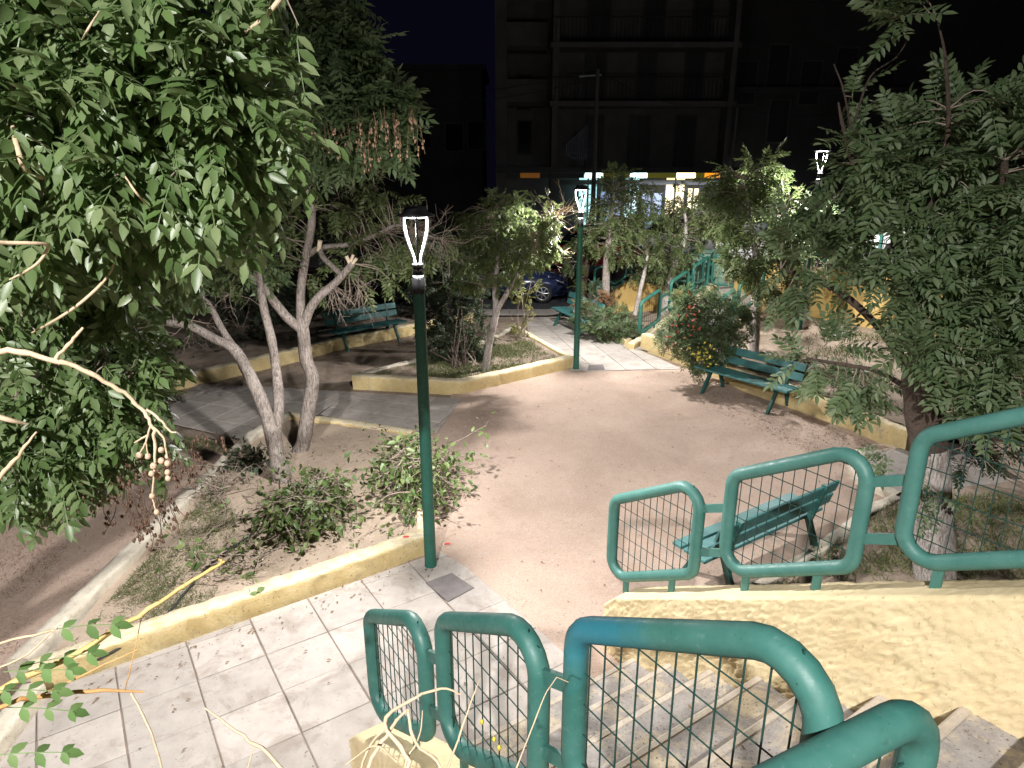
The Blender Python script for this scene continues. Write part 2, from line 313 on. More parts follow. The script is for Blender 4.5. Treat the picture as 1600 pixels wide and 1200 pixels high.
poly_sheet('side_dirt', [(-4.1, 4.4), (-4.05, 9.2), (-6.0, 10.0), (-9, 9), (-9, 3.2), (-3.8, 3.0)], M['dirt'], 'bare dirt left of the long kerb', z=-.012)
def clip(poly, a, b, c):                                     # keep a*x+b*y<=c
    out = []
    for i in range(len(poly)):
        p, q = poly[i], poly[(i + 1) % len(poly)]; dp = a * p[0] + b * p[1] - c; dq = a * q[0] + b * q[1] - c
        if dp <= 0: out.append(p)
        if dp * dq < 0: t = dp / (dp - dq); out.append((p[0] + t * (q[0] - p[0]), p[1] + t * (q[1] - p[1])))
    return out
def area(p): return abs(sum(p[i][0] * p[(i + 1) % len(p)][1] - p[(i + 1) % len(p)][0] * p[i][1] for i in range(len(p)))) / 2
def slabs(name, label, poly, ex, ey, du, dv, ou, ov, gap=.005, gap_u=.015, z=.004, h=.012, zfun=None):
    """paving: a joint bed with one object per slab, the grid along ex / ey clipped to a convex outline"""
    root = poly_sheet(name, poly, M['joint'], label, z=z)
    U = [p[0] * ex[0] + p[1] * ex[1] for p in poly]; Vv = [p[0] * ey[0] + p[1] * ey[1] for p in poly]
    for i in range(math.floor((min(U) - ou) / du), math.ceil((max(U) - ou) / du)):
        for j in range(math.floor((min(Vv) - ov) / dv), math.ceil((max(Vv) - ov) / dv)):
            q = list(poly)
            g = gap * random.uniform(.6, 1.3) / 2; gu = gap_u * random.uniform(.5, 1.2) / 2
            for a, cc in (((ex[0], ex[1]), ou + (i + 1) * du - gu), ((-ex[0], -ex[1]), -(ou + i * du + gu)), ((ey[0], ey[1]), ov + (j + 1) * dv - g), ((-ey[0], -ey[1]), -(ov + j * dv + g))):
                if len(q) > 2: q = clip(q, a[0], a[1], cc)
            if len(q) < 3 or area(q) < .012: continue
            t = random.uniform(-.0025, .0025); cx = np.mean([p[0] for p in q]); cy = np.mean([p[1] for p in q]); tx, ty = random.uniform(-.006, .006), random.uniform(-.006, .006)
            zz = [z + h + t + tx * (p[0] - cx) + ty * (p[1] - cy) for p in q]
            MB().prism(q, z + .001, zz, .006, .004).build('slab', M['slab'], root)
    return root
E1 = (NS[0], NS[1]); E2 = (-DS[0], -DS[1])
p_end = sn(-3.30, 3.05); p_w = sn(-3.30, 1.0); p_low = sn(-1.2, 1.0)
slabs('near_paving', 'pale square slab paving at the foot of the stairs', [(-3.78, 4.32), (-3.6, 2.7), (p_low[0] - .4, 2.7), (p_w[0] + .62, p_w[1] - .0), (p_end[0], p_end[1]), (-.46, 6.08), (-.78, 6.40)], E1, E2, .545, .50, -.20, 4.14)
g1 = [gp(x, y)[:2] for x, y in [(400, 692), (232, 655), (312, 600), (545, 602), (548, 613), (497, 648)]]
slabs('shaded_paving', 'shaded grey slab paving behind the left trees', [tuple(p) for p in [g1[0], g1[1], g1[2], g1[4], g1[5]]], (.937, -.35), (.35, .937), .60, .60, .1, .2)
g2 = [gp(x, y)[:2] for x, y in [(500, 648), (548, 613), (722, 624), (684, 676), (645, 686)]]
slabs('cross_paving', 'pale slab paving strip between two kerbed beds', [tuple(p) for p in g2], (.937, -.35), (.35, .937), .60, .60, .1, .2)
g3 = [gp(x, y)[:2] for x, y in [(893, 581), (1065, 577), (985, 540), (960, 515), (905, 496), (822, 497), (826, 533)]]
slabs('back_path', 'slab path leading from the plaza to the street', [tuple(p) for p in g3], (.98, .2), (-.2, .98), .62, .62, .0, .1)
# street, far pavement, upper ground
def strip(name, xs, y0, y1, mat, label, dz=0.0):
    m_ = MB(); V = []
    for x in xs: V += [(x, y0, street_z(x) + dz), (x, y1, street_z(x) + dz)]
    m_.add(V, [(2 * i, 2 * i + 2, 2 * i + 3, 2 * i + 1) for i in range(len(xs) - 1)]); o = m_.build(name, mat, kind='structure'); o['label'] = label; return o
XS = [-60, -20, 1] + list(np.linspace(1.5, 13.2, 12)) + [20, 60]
strip('street', XS, 19.35, 27.0, M['asphalt'], 'dark asphalt street behind the park', .004)
strip('far_pavement', XS, 27.0, 31.0, M['slab'], 'pavement below the buildings', .14)
strip('building_ground', XS, 31.0, 60.0, M['asphalt'], 'ground under the buildings', .13)
strip('park_pavement', XS, 18.5, 19.35, M['slab'], 'pavement along the park edge', .03)

# ------------------------------------------------------------------ kerbs: crumbly painted concrete edgings
def kerb(name, pts, w, h, mat, label, z0=-.03, rough=.012, side=0.0, seg=.05):
    """swept profile with chipped, rounded arrises; pts = xy or xyz path of the middle of the top"""
    P = [np.array([p[0], p[1], p[2] if len(p) > 2 else 0.0]) for p in pts]; out = []
    for a, b in zip(P[:-1], P[1:]):
        n = max(1, int(np.linalg.norm(b - a) / seg)); out += [a + (b - a) * k / n for k in range(n)]
    out.append(P[-1]); P = np.array(out); n = len(P); V = []
    prof = [(-.5, 0), (-.5, .45), (-.495, .80), (-.485, .93), (-.43, .99), (-.15, 1.0), (.15, 1.0), (.43, .99), (.485, .93), (.495, .80), (.5, .45), (.5, 0)]
    for i in range(n):
        t = unit((P[min(i + 1, n - 1)] - P[max(i - 1, 0)]) * [1, 1, 0]); sd = np.array([t[1], -t[0], 0])
        for a, b in prof:
            q = P[i] + sd * a * w + np.array([0, 0, z0 * (1 - b) + h * b])
            k = rough * (0.4 if b == 0 else 1.0); q = q + np.array([noise.noise(Vector(q * 7 + o_)) + .6 * noise.noise(Vector(q * 23 + o_)) - .9 * max(0, noise.noise(Vector(q * 11 + o_ + 5)) - .25) * 2 for o_ in (0, 17.3, 41.7)]) * k
            V.append(q)
    m_ = len(prof); Fs = [(i * m_ + k, i * m_ + k + 1, (i + 1) * m_ + k + 1, (i + 1) * m_ + k) for i in range(n - 1) for k in range(m_ - 1)]
    mb = MB().add(V, Fs, True); mb.add(V[:m_], [tuple(range(m_))]); mb.add(V[-m_:], [tuple(range(m_))[::-1]])
    o = mb.build(name, mat, kind='structure'); o['label'] = label; return o
kerb('kerb', [(-3.86, 4.42), (-3.1, 4.98), (-2.2, 5.60), (-1.5, 6.10), (-.95, 6.52)], .20, .20, M['kerb_paint'], 'yellow painted kerb along the slab paving, nearest', rough=.016)
kerb('kerb', [(-4.02, 4.5), (-3.98, 7.0), (-3.90, 9.4), (-3.66, 10.28)], .17, .20, M['kerb_bare'], 'long bare concrete kerb on the left side of the bed')
kerb('kerb', [(-3.62, 10.26), (-2.6, 9.92), (-1.50, 9.50)], .17, .17, M['kerb_paint'], 'kerb closing the far side of the tree bed')
kerb('kerb', [(-1.44, 9.42), (-1.15, 7.9), (-.98, 6.62)], .16, .15, M['kerb_paint'], 'kerb hidden by cut branches beside the lamp post')
kerb('kerb', [(-3.75, 4.28), (-3.58, 2.8)], .17, .16, M['kerb_bare'], 'bare kerb at the left end of the slab paving')
kerb('kerb', [(-6.9, 11.6), (-6.1, 12.45), (-5.3, 13.4), (-4.62, 14.2), (-4.13, 14.95), (-2.45, 16.6), (-1.1, 17.9)], .22, .24, M['kerb_paint'], 'yellow kerb below the dark hedge at the back', rough=.02)
kerb('kerb', [(-3.0, 12.22), (-.95, 11.86), (1.18, 13.50)], .22, .24, M['kerb_paint'], 'thick yellow kerb at the front of the small tree bed')
kerb('kerb', [(1.22, 13.56), (.5, 15.3), (.1, 16.4)], .14, .22, M['kerb_paint'], 'kerb on the right side of the small tree bed')
kerb('kerb', [(-2.98, 12.34), (-1.45, 13.95), (-.6, 15.0), (.05, 16.4)], .13, .21, M['kerb_bare'], 'thin pale kerb at the back of the small tree bed')
LOWW = [(3.05, 15.05), (3.45, 14.3), (4.0, 13.2), (4.42, 11.95), (4.95, 11.0), (5.5, 10.0), (5.82, 9.05)]
kerb('kerb', LOWW, .20, .36, M['kerb_paint'], 'low yellow wall edging the plaza behind the bench', rough=.02)
kerb('kerb', [(2.25, 5.52), (3.1, 6.14), (3.7, 6.64), (4.2, 7.10), (4.75, 7.45)], .14, .14, M['kerb_bare'], 'worn kerb behind the near bench')
kerb('kerb', [(1.75, 17.6), (2.05, 16.6), (2.55, 15.75), (2.75, 15.3)], .2, .16, M['kerb_paint'], 'crumbled yellow kerb by the ramp foot', rough=.03)
kerb('kerb', [(5.05, 8.95), (4.72, 8.5), (4.62, 8.05), (4.85, 7.6)], .16, .10, M['kerb_bare'], 'curved kerb of the concrete pad')
poly_sheet('concrete_pad', [(5.05, 8.95), (4.72, 8.5), (4.62, 8.05), (4.85, 7.55), (6.6, 7.9), (6.6, 9.3)], M['slab'], 'small grey concrete pad by the big tree', z=.07)
# bed soils
def soil(name, pts, mat, label, sub=.16, amp=.03, zf=None):
    """soil sheet with gentle real relief: a grid clipped to the outline"""
    poly = [tuple(p[:2]) for p in pts]; xs = [p[0] for p in poly]; ys = [p[1] for p in poly]; bm = bmesh.new()
    f = bm.faces.new([bm.verts.new((p[0], p[1], 0)) for p in poly]); f.normal_update()
    if f.normal.z < 0: f.normal_flip()
    for ax, lo, hi in ((0, min(xs), max(xs)), (1, min(ys), max(ys))):
        k = lo + sub
        while k < hi:
            no = (1, 0, 0) if ax == 0 else (0, 1, 0); co = (k, 0, 0) if ax == 0 else (0, k, 0)
            bmesh.ops.bisect_plane(bm, geom=bm.verts[:] + bm.edges[:] + bm.faces[:], plane_co=co, plane_no=no); k += sub
    for v in bm.verts: v.co.z = zf(v.co.x, v.co.y) + amp * (noise.noise(v.co * 1.3) + .6 * noise.noise(v.co * 4))
    me = bpy.data.meshes.new(name); bm.to_mesh(me); bm.free(); me.polygons.foreach_set('use_smooth', [True] * len(me.polygons)); me.materials.append(mat)
    o = link(name, me, None, 'structure'); o['label'] = label; return o
def bed1_z(x, y): return .10 + .05 * math.exp(-((x + 2.9) ** 2 + (y - 8.4) ** 2) / 1.5)
def bed2_z(x, y): return .17
def gard_z(x, y):
    t = max(0.0, min(1.0, (x - 4.0) / 3.5)); return .25 + .30 * t
def near_z(x, y): return .08 + .10 * max(0, min(1, (x - 3.5) / 4))
soil('tree_bed_soil', [(-3.86, 4.5), (-1.0, 6.5), (-1.48, 9.46), (-3.64, 10.2), (-3.92, 9.4), (-4.0, 7)], M['soil_pale'], 'sandy soil of the tree bed', zf=bed1_z)
soil('small_bed_soil', [(-2.95, 12.28), (-.95, 11.92), (1.16, 13.52), (.45, 15.3), (.03, 16.3), (-.6, 14.95), (-1.45, 13.9)], M['soil'], 'soil of the small tree bed', zf=bed2_z)
soil('garden_soil', LOWW + [(6.6, 9.4), (14, 9.4), (14, 12.6), (8.2, 14.8), (6.4, 18.4), (5.4, 18.4), (3.4, 15.7)], M['soil'], 'dark planted garden soil on the right', .3, .05, gard_z)
soil('garden_soil', [(2.3, 5.5), (3.1, 6.14), (3.7, 6.64), (4.2, 7.10), (4.75, 7.45), (6.6, 7.9), (6.6, 9.4), (14, 9.4), (14, -3), tuple(sn(1.6, 3.66)[:2]), tuple(sn(-3.5, 3.66)[:2])], M['soil'], 'garden soil beside the stair wall', .3, .03, near_z)
soil('garden_soil', [(1.8, 17.7), (2.1, 16.6), (2.6, 15.75), (2.8, 15.45), (5.5, 18.45), (1.8, 18.45)], M['soil'], 'planted soil below the ramp', .3, .04, lambda x, y: .1 + .05 * (x - 1.8))
soil('hedge_soil', [(-6.9, 11.8), (-6.1, 12.55), (-4.62, 14.3), (-4.13, 15.05), (-2.45, 16.7), (-1.1, 18.0), (-1.1, 18.5), (-14, 18.5), (-14, 11)], M['soil'], 'dark soil under the hedge', .5, .05, lambda x, y: .15)
soil('embankment', [(-9, 3.1), (-3.5, 2.9), tuple(sn(-2.4, 1.06)[:2]), tuple(sn(3.0, 1.06)[:2]), (-9, -6)], M['soil'], 'dry bank left of the stairs', .25, .06, lambda x, y: min(2.35, max(-.05, 1.05 * (2.75 - y))))
poly_sheet('top_landing', [tuple(sn(1.9, .5)[:2]), tuple(sn(8, .5)[:2]), tuple(sn(8, 9)[:2]), tuple(sn(1.9, 9)[:2])], M['slab'], 'landing at the top of the stairs', z=3.05)

# ------------------------------------------------------------------ stairs with wall and railings
stairs = empty('staircase', sn(-3.3, 2.3), 'rough stone staircase going down to the plaza', None, None, 'structure')
RUN, RISE = .376, .2155
for k in range(-7, 7):
    s0 = -.99 - RUN * k; zt = 1.44 - RISE * k
    R = np.array([NS, -DS, [0, 0, 1]]).T
    t_ = MB().box(sn(s0 + .34 / 2 + .05, 2.30, zt - .13), (2.30, .39, .26), R, .01).build('step', M['tread'], stairs)
    MB().box(sn(s0 + .018, 2.30, zt - .022), (2.295, .062, .056), R, .014).build('nosing', M['nosing'], t_)
def zr_right(s): return .60 + .598 * (s + 3.72)           # bottom rail heights
def zr_left(s): return .575 + .60 * (s + 3.45)
def stucco_wall(name, s0, s1, n0, n1, ztop, label, cat, ds=.022, nv=44, zbot=-.05):
    """plastered wall along the stairs: top follows ztop(s); rough-cast relief is real"""
    mb = MB(); ns_ = int((s1 - s0) / ds); prof = []
    th = n1 - n0
    for j in range(nv + 1): prof.append((0.0, -1.15 + 1.15 * j / nv))
    prof[-1] = (.012, -.012)
    for a in (.035, .12, .2, .28, .36, .44, .52, .6, .68, .76, .84, .92): prof.append((a if a < .9 else .95, .0 if a > .04 else -.002))
    prof += [(1.0, -.03), (1.0, -.5), (1.0, -1.15)]; V = []
    for i in range(ns_ + 1):
        s = s0 + (s1 - s0) * i / ns_; zt = ztop(s)
        for a, dz in prof:
            q = sn(s, n0 + a * th, max(zt + dz, zbot)); u = np.array([s * .78 + q[2] * .62, q[2] * .78 - s * .62, q @ NS])
            w = .06 * noise.noise(Vector(u * 4)); r1 = 1 - 2.2 * abs(noise.noise(Vector(u * [13, 27, 13] + w * 9))); r2 = 1 - 2.2 * abs(noise.noise(Vector(u * [29, 58, 29] + 31)))
            d = .55 * r1 * (.6 + noise.noise(Vector(u * 3.1))) + .38 * r2 + .5 * noise.noise(Vector(u * [5, 9, 6])) - .3
            k = .017 if a < .02 else .009
            q = q + (-NS * d * k if a < .02 else (np.array([0, 0, d * k * 1.2]) if a < .99 else NS * d * k)); V.append(q)
    m_ = len(prof); Fs = [(i * m_ + k, (i + 1) * m_ + k, (i + 1) * m_ + k + 1, i * m_ + k + 1) for i in range(ns_) for k in range(m_ - 1)]
    mb.add(V, Fs, True); mb.add(V[:m_], [tuple(range(m_))]); mb.add(V[-m_:], [tuple(range(m_))[::-1]])
    o = mb.build(name, M['stucco'], off=sn((s0 + s1) / 2, n0, 0)); return tag(o, label, cat)
stucco_wall('stair_wall', -3.62, 1.2, 3.36, 3.64, lambda s: zr_right(s) - .15 + (0 if s > -3.5 else (s + 3.5) * .5), 'yellow rough plastered wall along the far side of the stairs', 'wall', .0125, 84)
stucco_wall('stair_wall', -3.62, 1.2, 1.08, 1.36, lambda s: zr_left(s) - .125 + (0 if s > -3.5 else (s + 3.5) * .5), 'low yellow wall on the near side of the stairs below the near railing', 'wall')

def rounded(c00, c10, c11, c01, r, k=6):
    C = [np.asarray(c, float) for c in (c00, c10, c11, c01)]; out = []
    for i in range(4):
        p, q, n_ = C[i - 1], C[i], C[(i + 1) % 4]; a = unit(p - q); b_ = unit(n_ - q); ang = math.acos(max(-1, min(1, a @ b_))); L = r / math.tan(ang / 2)
        A = q + a * L; B = q + b_ * L; ctr = q + unit(a + b_) * (r / math.sin(ang / 2))
        va, vb = A - ctr, B - ctr; om = math.acos(max(-1, min(1, unit(va) @ unit(vb))))
        for j in range(k + 1):
            t = j / k; out.append(ctr + (va * math.sin((1 - t) * om) + vb * math.sin(t * om)) / math.sin(om))
    return out
def railing(label, base, panels, up=.75, tube=.044, mat='rail_far', feet=.14, wires=(.07, .13), corner=.13, group=None, foot_w=.05, ends=True, wire_r=.0032):
    """panels: list of (P0, P1) bottom-rail corner centres; one welded frame per panel, mesh wires, brackets between panels, feet"""
    root = empty('railing', base, label, 'railing', group); U = np.array([0, 0, up]); mt = M[mat]
    for i, (a, b_) in enumerate(panels):
        a = np.asarray(a, float); b_ = np.asarray(b_, float); L = np.linalg.norm((b_ - a)[:2]); d = (b_ - a) / np.linalg.norm(b_ - a)
        fr = MB().tube(rounded(a, b_, b_ + U, a + U, corner), tube, 12, closed=True).build('frame', mt, root)
        if wires:
            w = MB(); nx = max(3, round(L / wires[0])); 
            for k in range(1, nx): p = a + (b_ - a) * k / nx; w.tube([p + U * .02, p + U * .5 + sn(0, random.uniform(-.003, .003)), p + U * .98], wire_r, 4, caps=False)
            z0, z1 = min(a[2], b_[2]), max(a[2], b_[2]) + up; z = z0 + wires[1] * .6      # the welded mesh hangs level, cut by the sloping frame
            while z < z1:
                ts = [t for t in np.linspace(0.01, .99, 60) if a[2] + (b_[2] - a[2]) * t < z - .01 and z + .01 < a[2] + (b_[2] - a[2]) * t + up]
                if len(ts) > 3:
                    p, q = a + (b_ - a) * ts[0], a + (b_ - a) * ts[-1]; p[2] = q[2] = z; w.tube([p + NS * .005, q + NS * .005], wire_r, 4, caps=False)
                z += wires[1]
            o = w.build('wire_mesh', M['wire'], fr); o['kind'] = 'stuff'
        hd = unit([d[0], d[1], 0]); R = np.array([hd, [-hd[1], hd[0], 0], [0, 0, 1]]).T
        for t in (.22, .78):
            p = a + (b_ - a) * t; MB().box(p - [0, 0, feet / 2 + tube * .5], (foot_w, .022, feet), R).build('foot', mt, root)
        if i + 1 < len(panels):
            c_ = np.asarray(panels[i + 1][0], float); e = unit(c_ - b_); sl = math.atan2(c_[2] - b_[2], np.linalg.norm((c_ - b_)[:2]))
            for t in (.25, .72):
                p = b_ + U * t; q = c_ + U * (t - .04); e3 = unit(q - p); R3 = np.array([e3, unit(np.cross([0, 0, 1], e3)), np.cross(e3, unit(np.cross([0, 0, 1], e3)))]).T
                if np.linalg.norm(q - p) > .03: MB().box((p + q) / 2, (np.linalg.norm(q - p) - tube * 1.2, .02, .06), R3).build('bracket', mt, root)
    return root
def run(s_list, n, zf): return [(sn(a, n, zf(a)), sn(b_, n, zf(b_))) for a, b_ in s_list]
railing('teal mesh railing on top of the far stair wall', sn(-3.7, 3.5, .45), run([(-3.71, -2.83), (-2.58, -1.71), (-1.48, -.55), (-.30, .6)], 3.5, zr_right), mat='rail_far')
nr = railing('glossy green mesh railing on the near side of the stairs', sn(-3.45, 1.23, .45), run([(-3.45, -2.66), (-2.44, -1.66), (-1.45, -.60)], 1.23, zr_left), mat='rail_near')
MB().box(sn(-.55, 1.285, 2.80), (.03, .02, .02), np.array([NS, DS, [0, 0, 1]]).T, .004).build('white_clip', M['white_plastic'], nr)
q0, q1_ = np.array([.06, .80, 2.83 - .75]), np.array([.95, 1.235, 2.83 - .75])
railing('upper green return panel nearest the camera, only its rounded top corner showing', q0 * [1, 1, 0] + [0, 0, 2.0], [(q0, q1_)], mat='rail_near')

# ------------------------------------------------------------------ lamps
def downlight(root, loc, watts, angle, blend, size=.05, tilt=(0, 0, 0)):
    L = bpy.data.lights.new('lamp_light', 'SPOT'); L.energy = watts; L.color = LAMP_COL; L.shadow_soft_size = size; L.spot_size = angle; L.spot_blend = blend
    lo = bpy.data.objects.new('lamp_light', L); COL.objects.link(lo); lo.parent = root; lo.location = loc; lo.rotation_euler = tilt; return lo
def lamp(base, watts, label, shade='pole_green', yaw=0.3, cone=171, soft=.22, group='street lamps with three curved light arms'):
    base = np.asarray(base, float); root = empty('street_lamp', base, label, 'street lamp', group); B = lambda z, x=0, y=0: base + [x, y, z]
    MB().tube([B(-.02), B(.02), B(1.5), B(2.90)], [.066, .062, .058, .054], 20).build('pole', M[shade], root)
    MB().lathe(base, [(.060, 2.89), (.062, 3.03), (.058, 3.035), (.046, 3.04), (.046, 3.06), (.052, 3.062), (.052, 3.075), (.046, 3.077), (.046, 3.10), (.052, 3.102), (.052, 3.115), (.046, 3.117), (.046, 3.14), (.052, 3.142), (.052, 3.16), (.03, 3.17)], 20).build('collar', M['lamp_black'], root)
    MB().lathe(base, [(.0485, 3.045), (.0485, 3.056)], 20).build('light_band', M['led'], root)
    MB().lathe(base, [(.10, 3.575), (.168, 3.58), (.172, 3.59), (.115, 3.612), (.105, 3.645), (.095, 3.662), (.02, 3.668)], 24).build('cap', M['lamp_black'], root)
    MB().lathe(base, [(.085, 3.566), (.098, 3.566), (.098, 3.572), (.085, 3.572)], 24).build('light_ring', M['led_ring'], root)
    for k in range(3):
        a = yaw + 2 * math.pi * k / 3; rd = np.array([math.cos(a), math.sin(a), 0]); tg = np.array([-rd[1], rd[0], 0])
        prof = catmull([(.030, 3.165), (.038, 3.22), (.075, 3.32), (.108, 3.43), (.122, 3.52), (.120, 3.576)], 4)
        for nm, dr0, dr1, w, mt in (('arm', 0.0, .012, .009, 'lamp_black'), ('light_strip', -.009, -.0005, .006, 'led')):
            V = []
            for r, z in prof:
                for dr, sg in ((dr0, -1), (dr0, 1), (dr1, 1), (dr1, -1)): V.append(base + rd * (r + dr) + tg * sg * w + [0, 0, z])
            n = len(prof); Fs = [(i * 4 + j, i * 4 + (j + 1) % 4, i * 4 + 4 + (j + 1) % 4, i * 4 + 4 + j) for i in range(n - 1) for j in range(4)]
            MB().add(V, Fs + [(0, 1, 2, 3), (4 * n - 4, 4 * n - 1, 4 * n - 2, 4 * n - 3)]).build(nm, M[mt], root)
    downlight(root, (0, 0, 3.53), watts, math.radians(cone), soft)
    P_ = bpy.data.lights.new('arm_light', 'POINT'); P_.energy = watts * .10; P_.color = LAMP_COL; P_.shadow_soft_size = .07
    po = bpy.data.objects.new('arm_light', P_); COL.objects.link(po); po.parent = root; po.location = (0, 0, 3.46); return root
L1 = gp(673, 885); L2 = gp(900, 577); L3 = at(1287, 228, 14.0); L3[2] = .71
lamp(L1, LAMP_W, 'green lamp post at the slab paving edge, nearest and fully in view', yaw=math.radians(-80), cone=160, soft=.45)
lamp(L2, LAMP_W * 1.12, 'green lamp post beside the corner of the small tree bed', yaw=math.radians(35))
lamp(L3, LAMP_W * 1.25, 'lamp head glowing above the right trees, its post hidden in leaves', yaw=math.radians(20))
tb_ = np.array([-3.0, -5.8, 2.25]); tall = empty('tall_street_light', tb_, 'tall street light at the top of the stairs', 'street lamp')
MB().tube([tb_, tb_ + [0, 0, 3], tb_ + [0, 0, 5.3]], [.09, .075, .06], 14).build('pole', M['pole_green'], tall)
tip = np.array([-1.3, -4.9, 8.2]); MB().tube(catmull([tb_ + [0, 0, 5.2], tb_ + [.12, .08, 5.55], (tb_ + tip) / 2 + [0, 0, 2.95], tip], 5), .035, 10).build('arm', M['pole_green'], tall)
MB().box(tip + [-.12, .1, -.02], (.34, .5, .10), None, .03).build('lamp_head', M['lamp_black'], tall); MB().box(tip + [-.12, .1, -.075], (.24, .38, .012)).build('light_panel', M['led'], tall)
downlight(tall, tuple(tip + [-.12, .1, -.13] - tb_), STAIR_LAMP_W, math.radians(143), .6, .12, (math.radians(15), 0, math.radians(-24)))

# access covers
for pts, lab in (([(665, 913), (706, 898), (741, 921), (700, 943)], 'dark square access cover in the near paving'), ([(920, 572), (942, 571), (945, 579), (918, 580)], 'small dark access cover near the far lamp')):
    q = [gp(x, y)[:2] for x, y in pts]; tag(MB().prism(q, .0, .026, .004, .003).build('access_cover', M['cover_plate'], off=np.array([*np.mean(q, axis=0), 0])), lab, 'cover')

# ------------------------------------------------------------------ benches
def copy_tree(o, parent=None):
    c = o.copy(); COL.objects.link(c); c.parent = parent
    for ch in [x for x in bpy.data.objects if x.parent == o]: copy_tree(ch, c)
    return c
def make_bench():
    root = empty('park_bench', (0, 0, 0)); 
    for y, z in ((.19, .445), (.045, .44), (-.10, .435)):
        MB().box((0, y, z), (1.9, .125, .038), None, .006).build('seat_plank', M['bench_wood'], root)
    c, s = math.cos(.28), math.sin(.28); R = np.array([[1, 0, 0], [0, c, -s], [0, s, c]])
    for d in (.175, .345):
        MB().box((0, -.175 - d * s, .44 + d * c), (1.9, .034, .135), R, .006).build('back_plank', M['bench_wood'], root)
    for x in (-.68, .68):
        MB().add([(x + sx * .022, y, z) for sx in (-1, 1) for y, z in ((.02, .418), (.10, .418), (.33, 0), (.255, 0))], [(0, 1, 2, 3), (7, 6, 5, 4), (0, 4, 5, 1), (1, 5, 6, 2), (2, 6, 7, 3), (3, 7, 4, 0)]).build('front_leg', M['bench_metal'], root)
        MB().add([(x + sx * .022, y, z) for sx in (-1, 1) for y, z in ((-.34, .86), (-.275, .86), (-.14, .40), (-.30, 0), (-.375, 0), (-.21, .40))], [(0, 1, 2, 5), (5, 2, 3, 4), (9, 8, 7, 6)[::1], (11, 8, 7, 6), (10, 9, 8, 11), (0, 6, 7, 1), (1, 7, 8, 2), (2, 8, 9, 3), (3, 9, 10, 4), (4, 10, 11, 5), (5, 11, 6, 0)][:2] + [(11, 8, 7, 6), (10, 9, 8, 11), (0, 6, 7, 1), (1, 7, 8, 2), (2, 8, 9, 3), (3, 9, 10, 4), (4, 10, 11, 5), (5, 11, 6, 0)]).build('back_leg', M['bench_metal'], root)
        MB().box((x, .03, .405), (.05, .40, .03)).build('seat_bracket', M['bench_metal'], root)
    return root
def put(o, p, face, label, group='teal wooden park benches'):
    o.location = tuple(p); o.rotation_euler = (0, 0, math.atan2(face[1], face[0]) - math.pi / 2); return tag(o, label, 'bench', group)
b0 = make_bench()
bpos = [((4.16, 11.42, 0), (-.80, -.60), 'teal bench against the low yellow wall, facing the plaza'),
        ((2.52, 6.18, 0), (-.555, .832), 'teal bench seen from behind through the far stair railing'),
        ((-3.40, 15.42, 0), (.66, -.75), 'dark bench in shadow at the foot of the hedge'),
        ((1.62, 16.75, 0), (-.93, -.36), 'shaded bench half hidden behind the far lamp post')]
for i, (p, f, l) in enumerate(bpos): put(b0 if i == 0 else copy_tree(b0), p, f, l)

# ------------------------------------------------------------------ foliage machinery
def leaflet(n=2):
    if n == 1:
        V = np.array([(0, 0, 0), (.45, .5, .10), (1, 0, -.10), (.45, -.5, .10), (.5, 0, 0)]); Fc = [(0, 4, 1), (0, 3, 4), (4, 2, 1), (4, 3, 2)]
    else:
        V = np.array([(0, 0, 0), (.28, .44, .10), (.62, .40, .05), (1, 0, -.16), (.62, -.40, .05), (.28, -.44, .10), (.3, 0, .0), (.65, 0, -.05)])
        Fc = [(0, 6, 1), (0, 5, 6), (6, 7, 2), (6, 2, 1), (5, 4, 7), (5, 7, 6), (7, 3, 2), (7, 4, 3)]
    return V, np.array(Fc)
def frames(D, Up):
    D = D / np.linalg.norm(D, axis=-1, keepdims=True); Y = np.cross(Up, D); Y /= np.linalg.norm(Y, axis=-1, keepdims=True) + 1e-9
    return np.stack([D, Y, np.cross(D, Y)], -1)
def instance(V, Fc, R, P, Sc):
    V = np.asarray(V); k = len(P); X = np.einsum('kij,nj->kni', R, V) * np.asarray(Sc).reshape(-1, 1, 1) + P[:, None, :]
    return X.reshape(-1, 3), (Fc[None] + (np.arange(k) * len(V))[:, None, None]).reshape(-1, 3)
def frond(pairs, L, ll, lw, hi=2, droop=.25, hang=.35, seed=0):
    """a pinnate leaf along +X: thin rachis and folded leaflets in pairs with one at the tip"""
    r = np.random.default_rng(seed); lv, lf = leaflet(hi); lv = lv * [ll, lw, ll * .5]; VV, FF, n0 = [], [], 0
    def rp(t): return np.array([L * t * (1 - .12 * t), 0, -droop * L * t * t])
    for i in range(pairs):
        t = .22 + .74 * i / max(1, pairs - 1)
        for sg in (-1, 1):
            d = unit([.55 + r.uniform(-.15, .15), sg, -hang + r.uniform(-.25, .2)]); R = frames(d[None], np.array([[r.uniform(-.2, .2), r.uniform(-.25, .25), 1.0]]))
            sc = (1.0 - .35 * abs(t - .55)) * r.uniform(.85, 1.12); a, f = instance(lv, lf, R, rp(t)[None], [sc]); VV.append(a); FF.append(f + n0); n0 += len(a)
    a, f = instance(lv, lf, frames(np.array([[1, 0, -hang]]), np.array([[0, 0, 1.0]])), rp(1.0)[None], [1.0]); VV.append(a); FF.append(f + n0); n0 += len(a)
    ts = np.linspace(0, 1, 4); w = L * .007; ra = []
    for t in ts: p = rp(t); ra += [p + [0, w, 0], p - [0, w, 0]]
    VV.append(np.array(ra)); FF.append(np.array([q for i in range(3) for q in ((2 * i, 2 * i + 1, 2 * i + 3), (2 * i, 2 * i + 3, 2 * i + 2))]) + n0)
    return np.vstack(VV), np.vstack(FF)
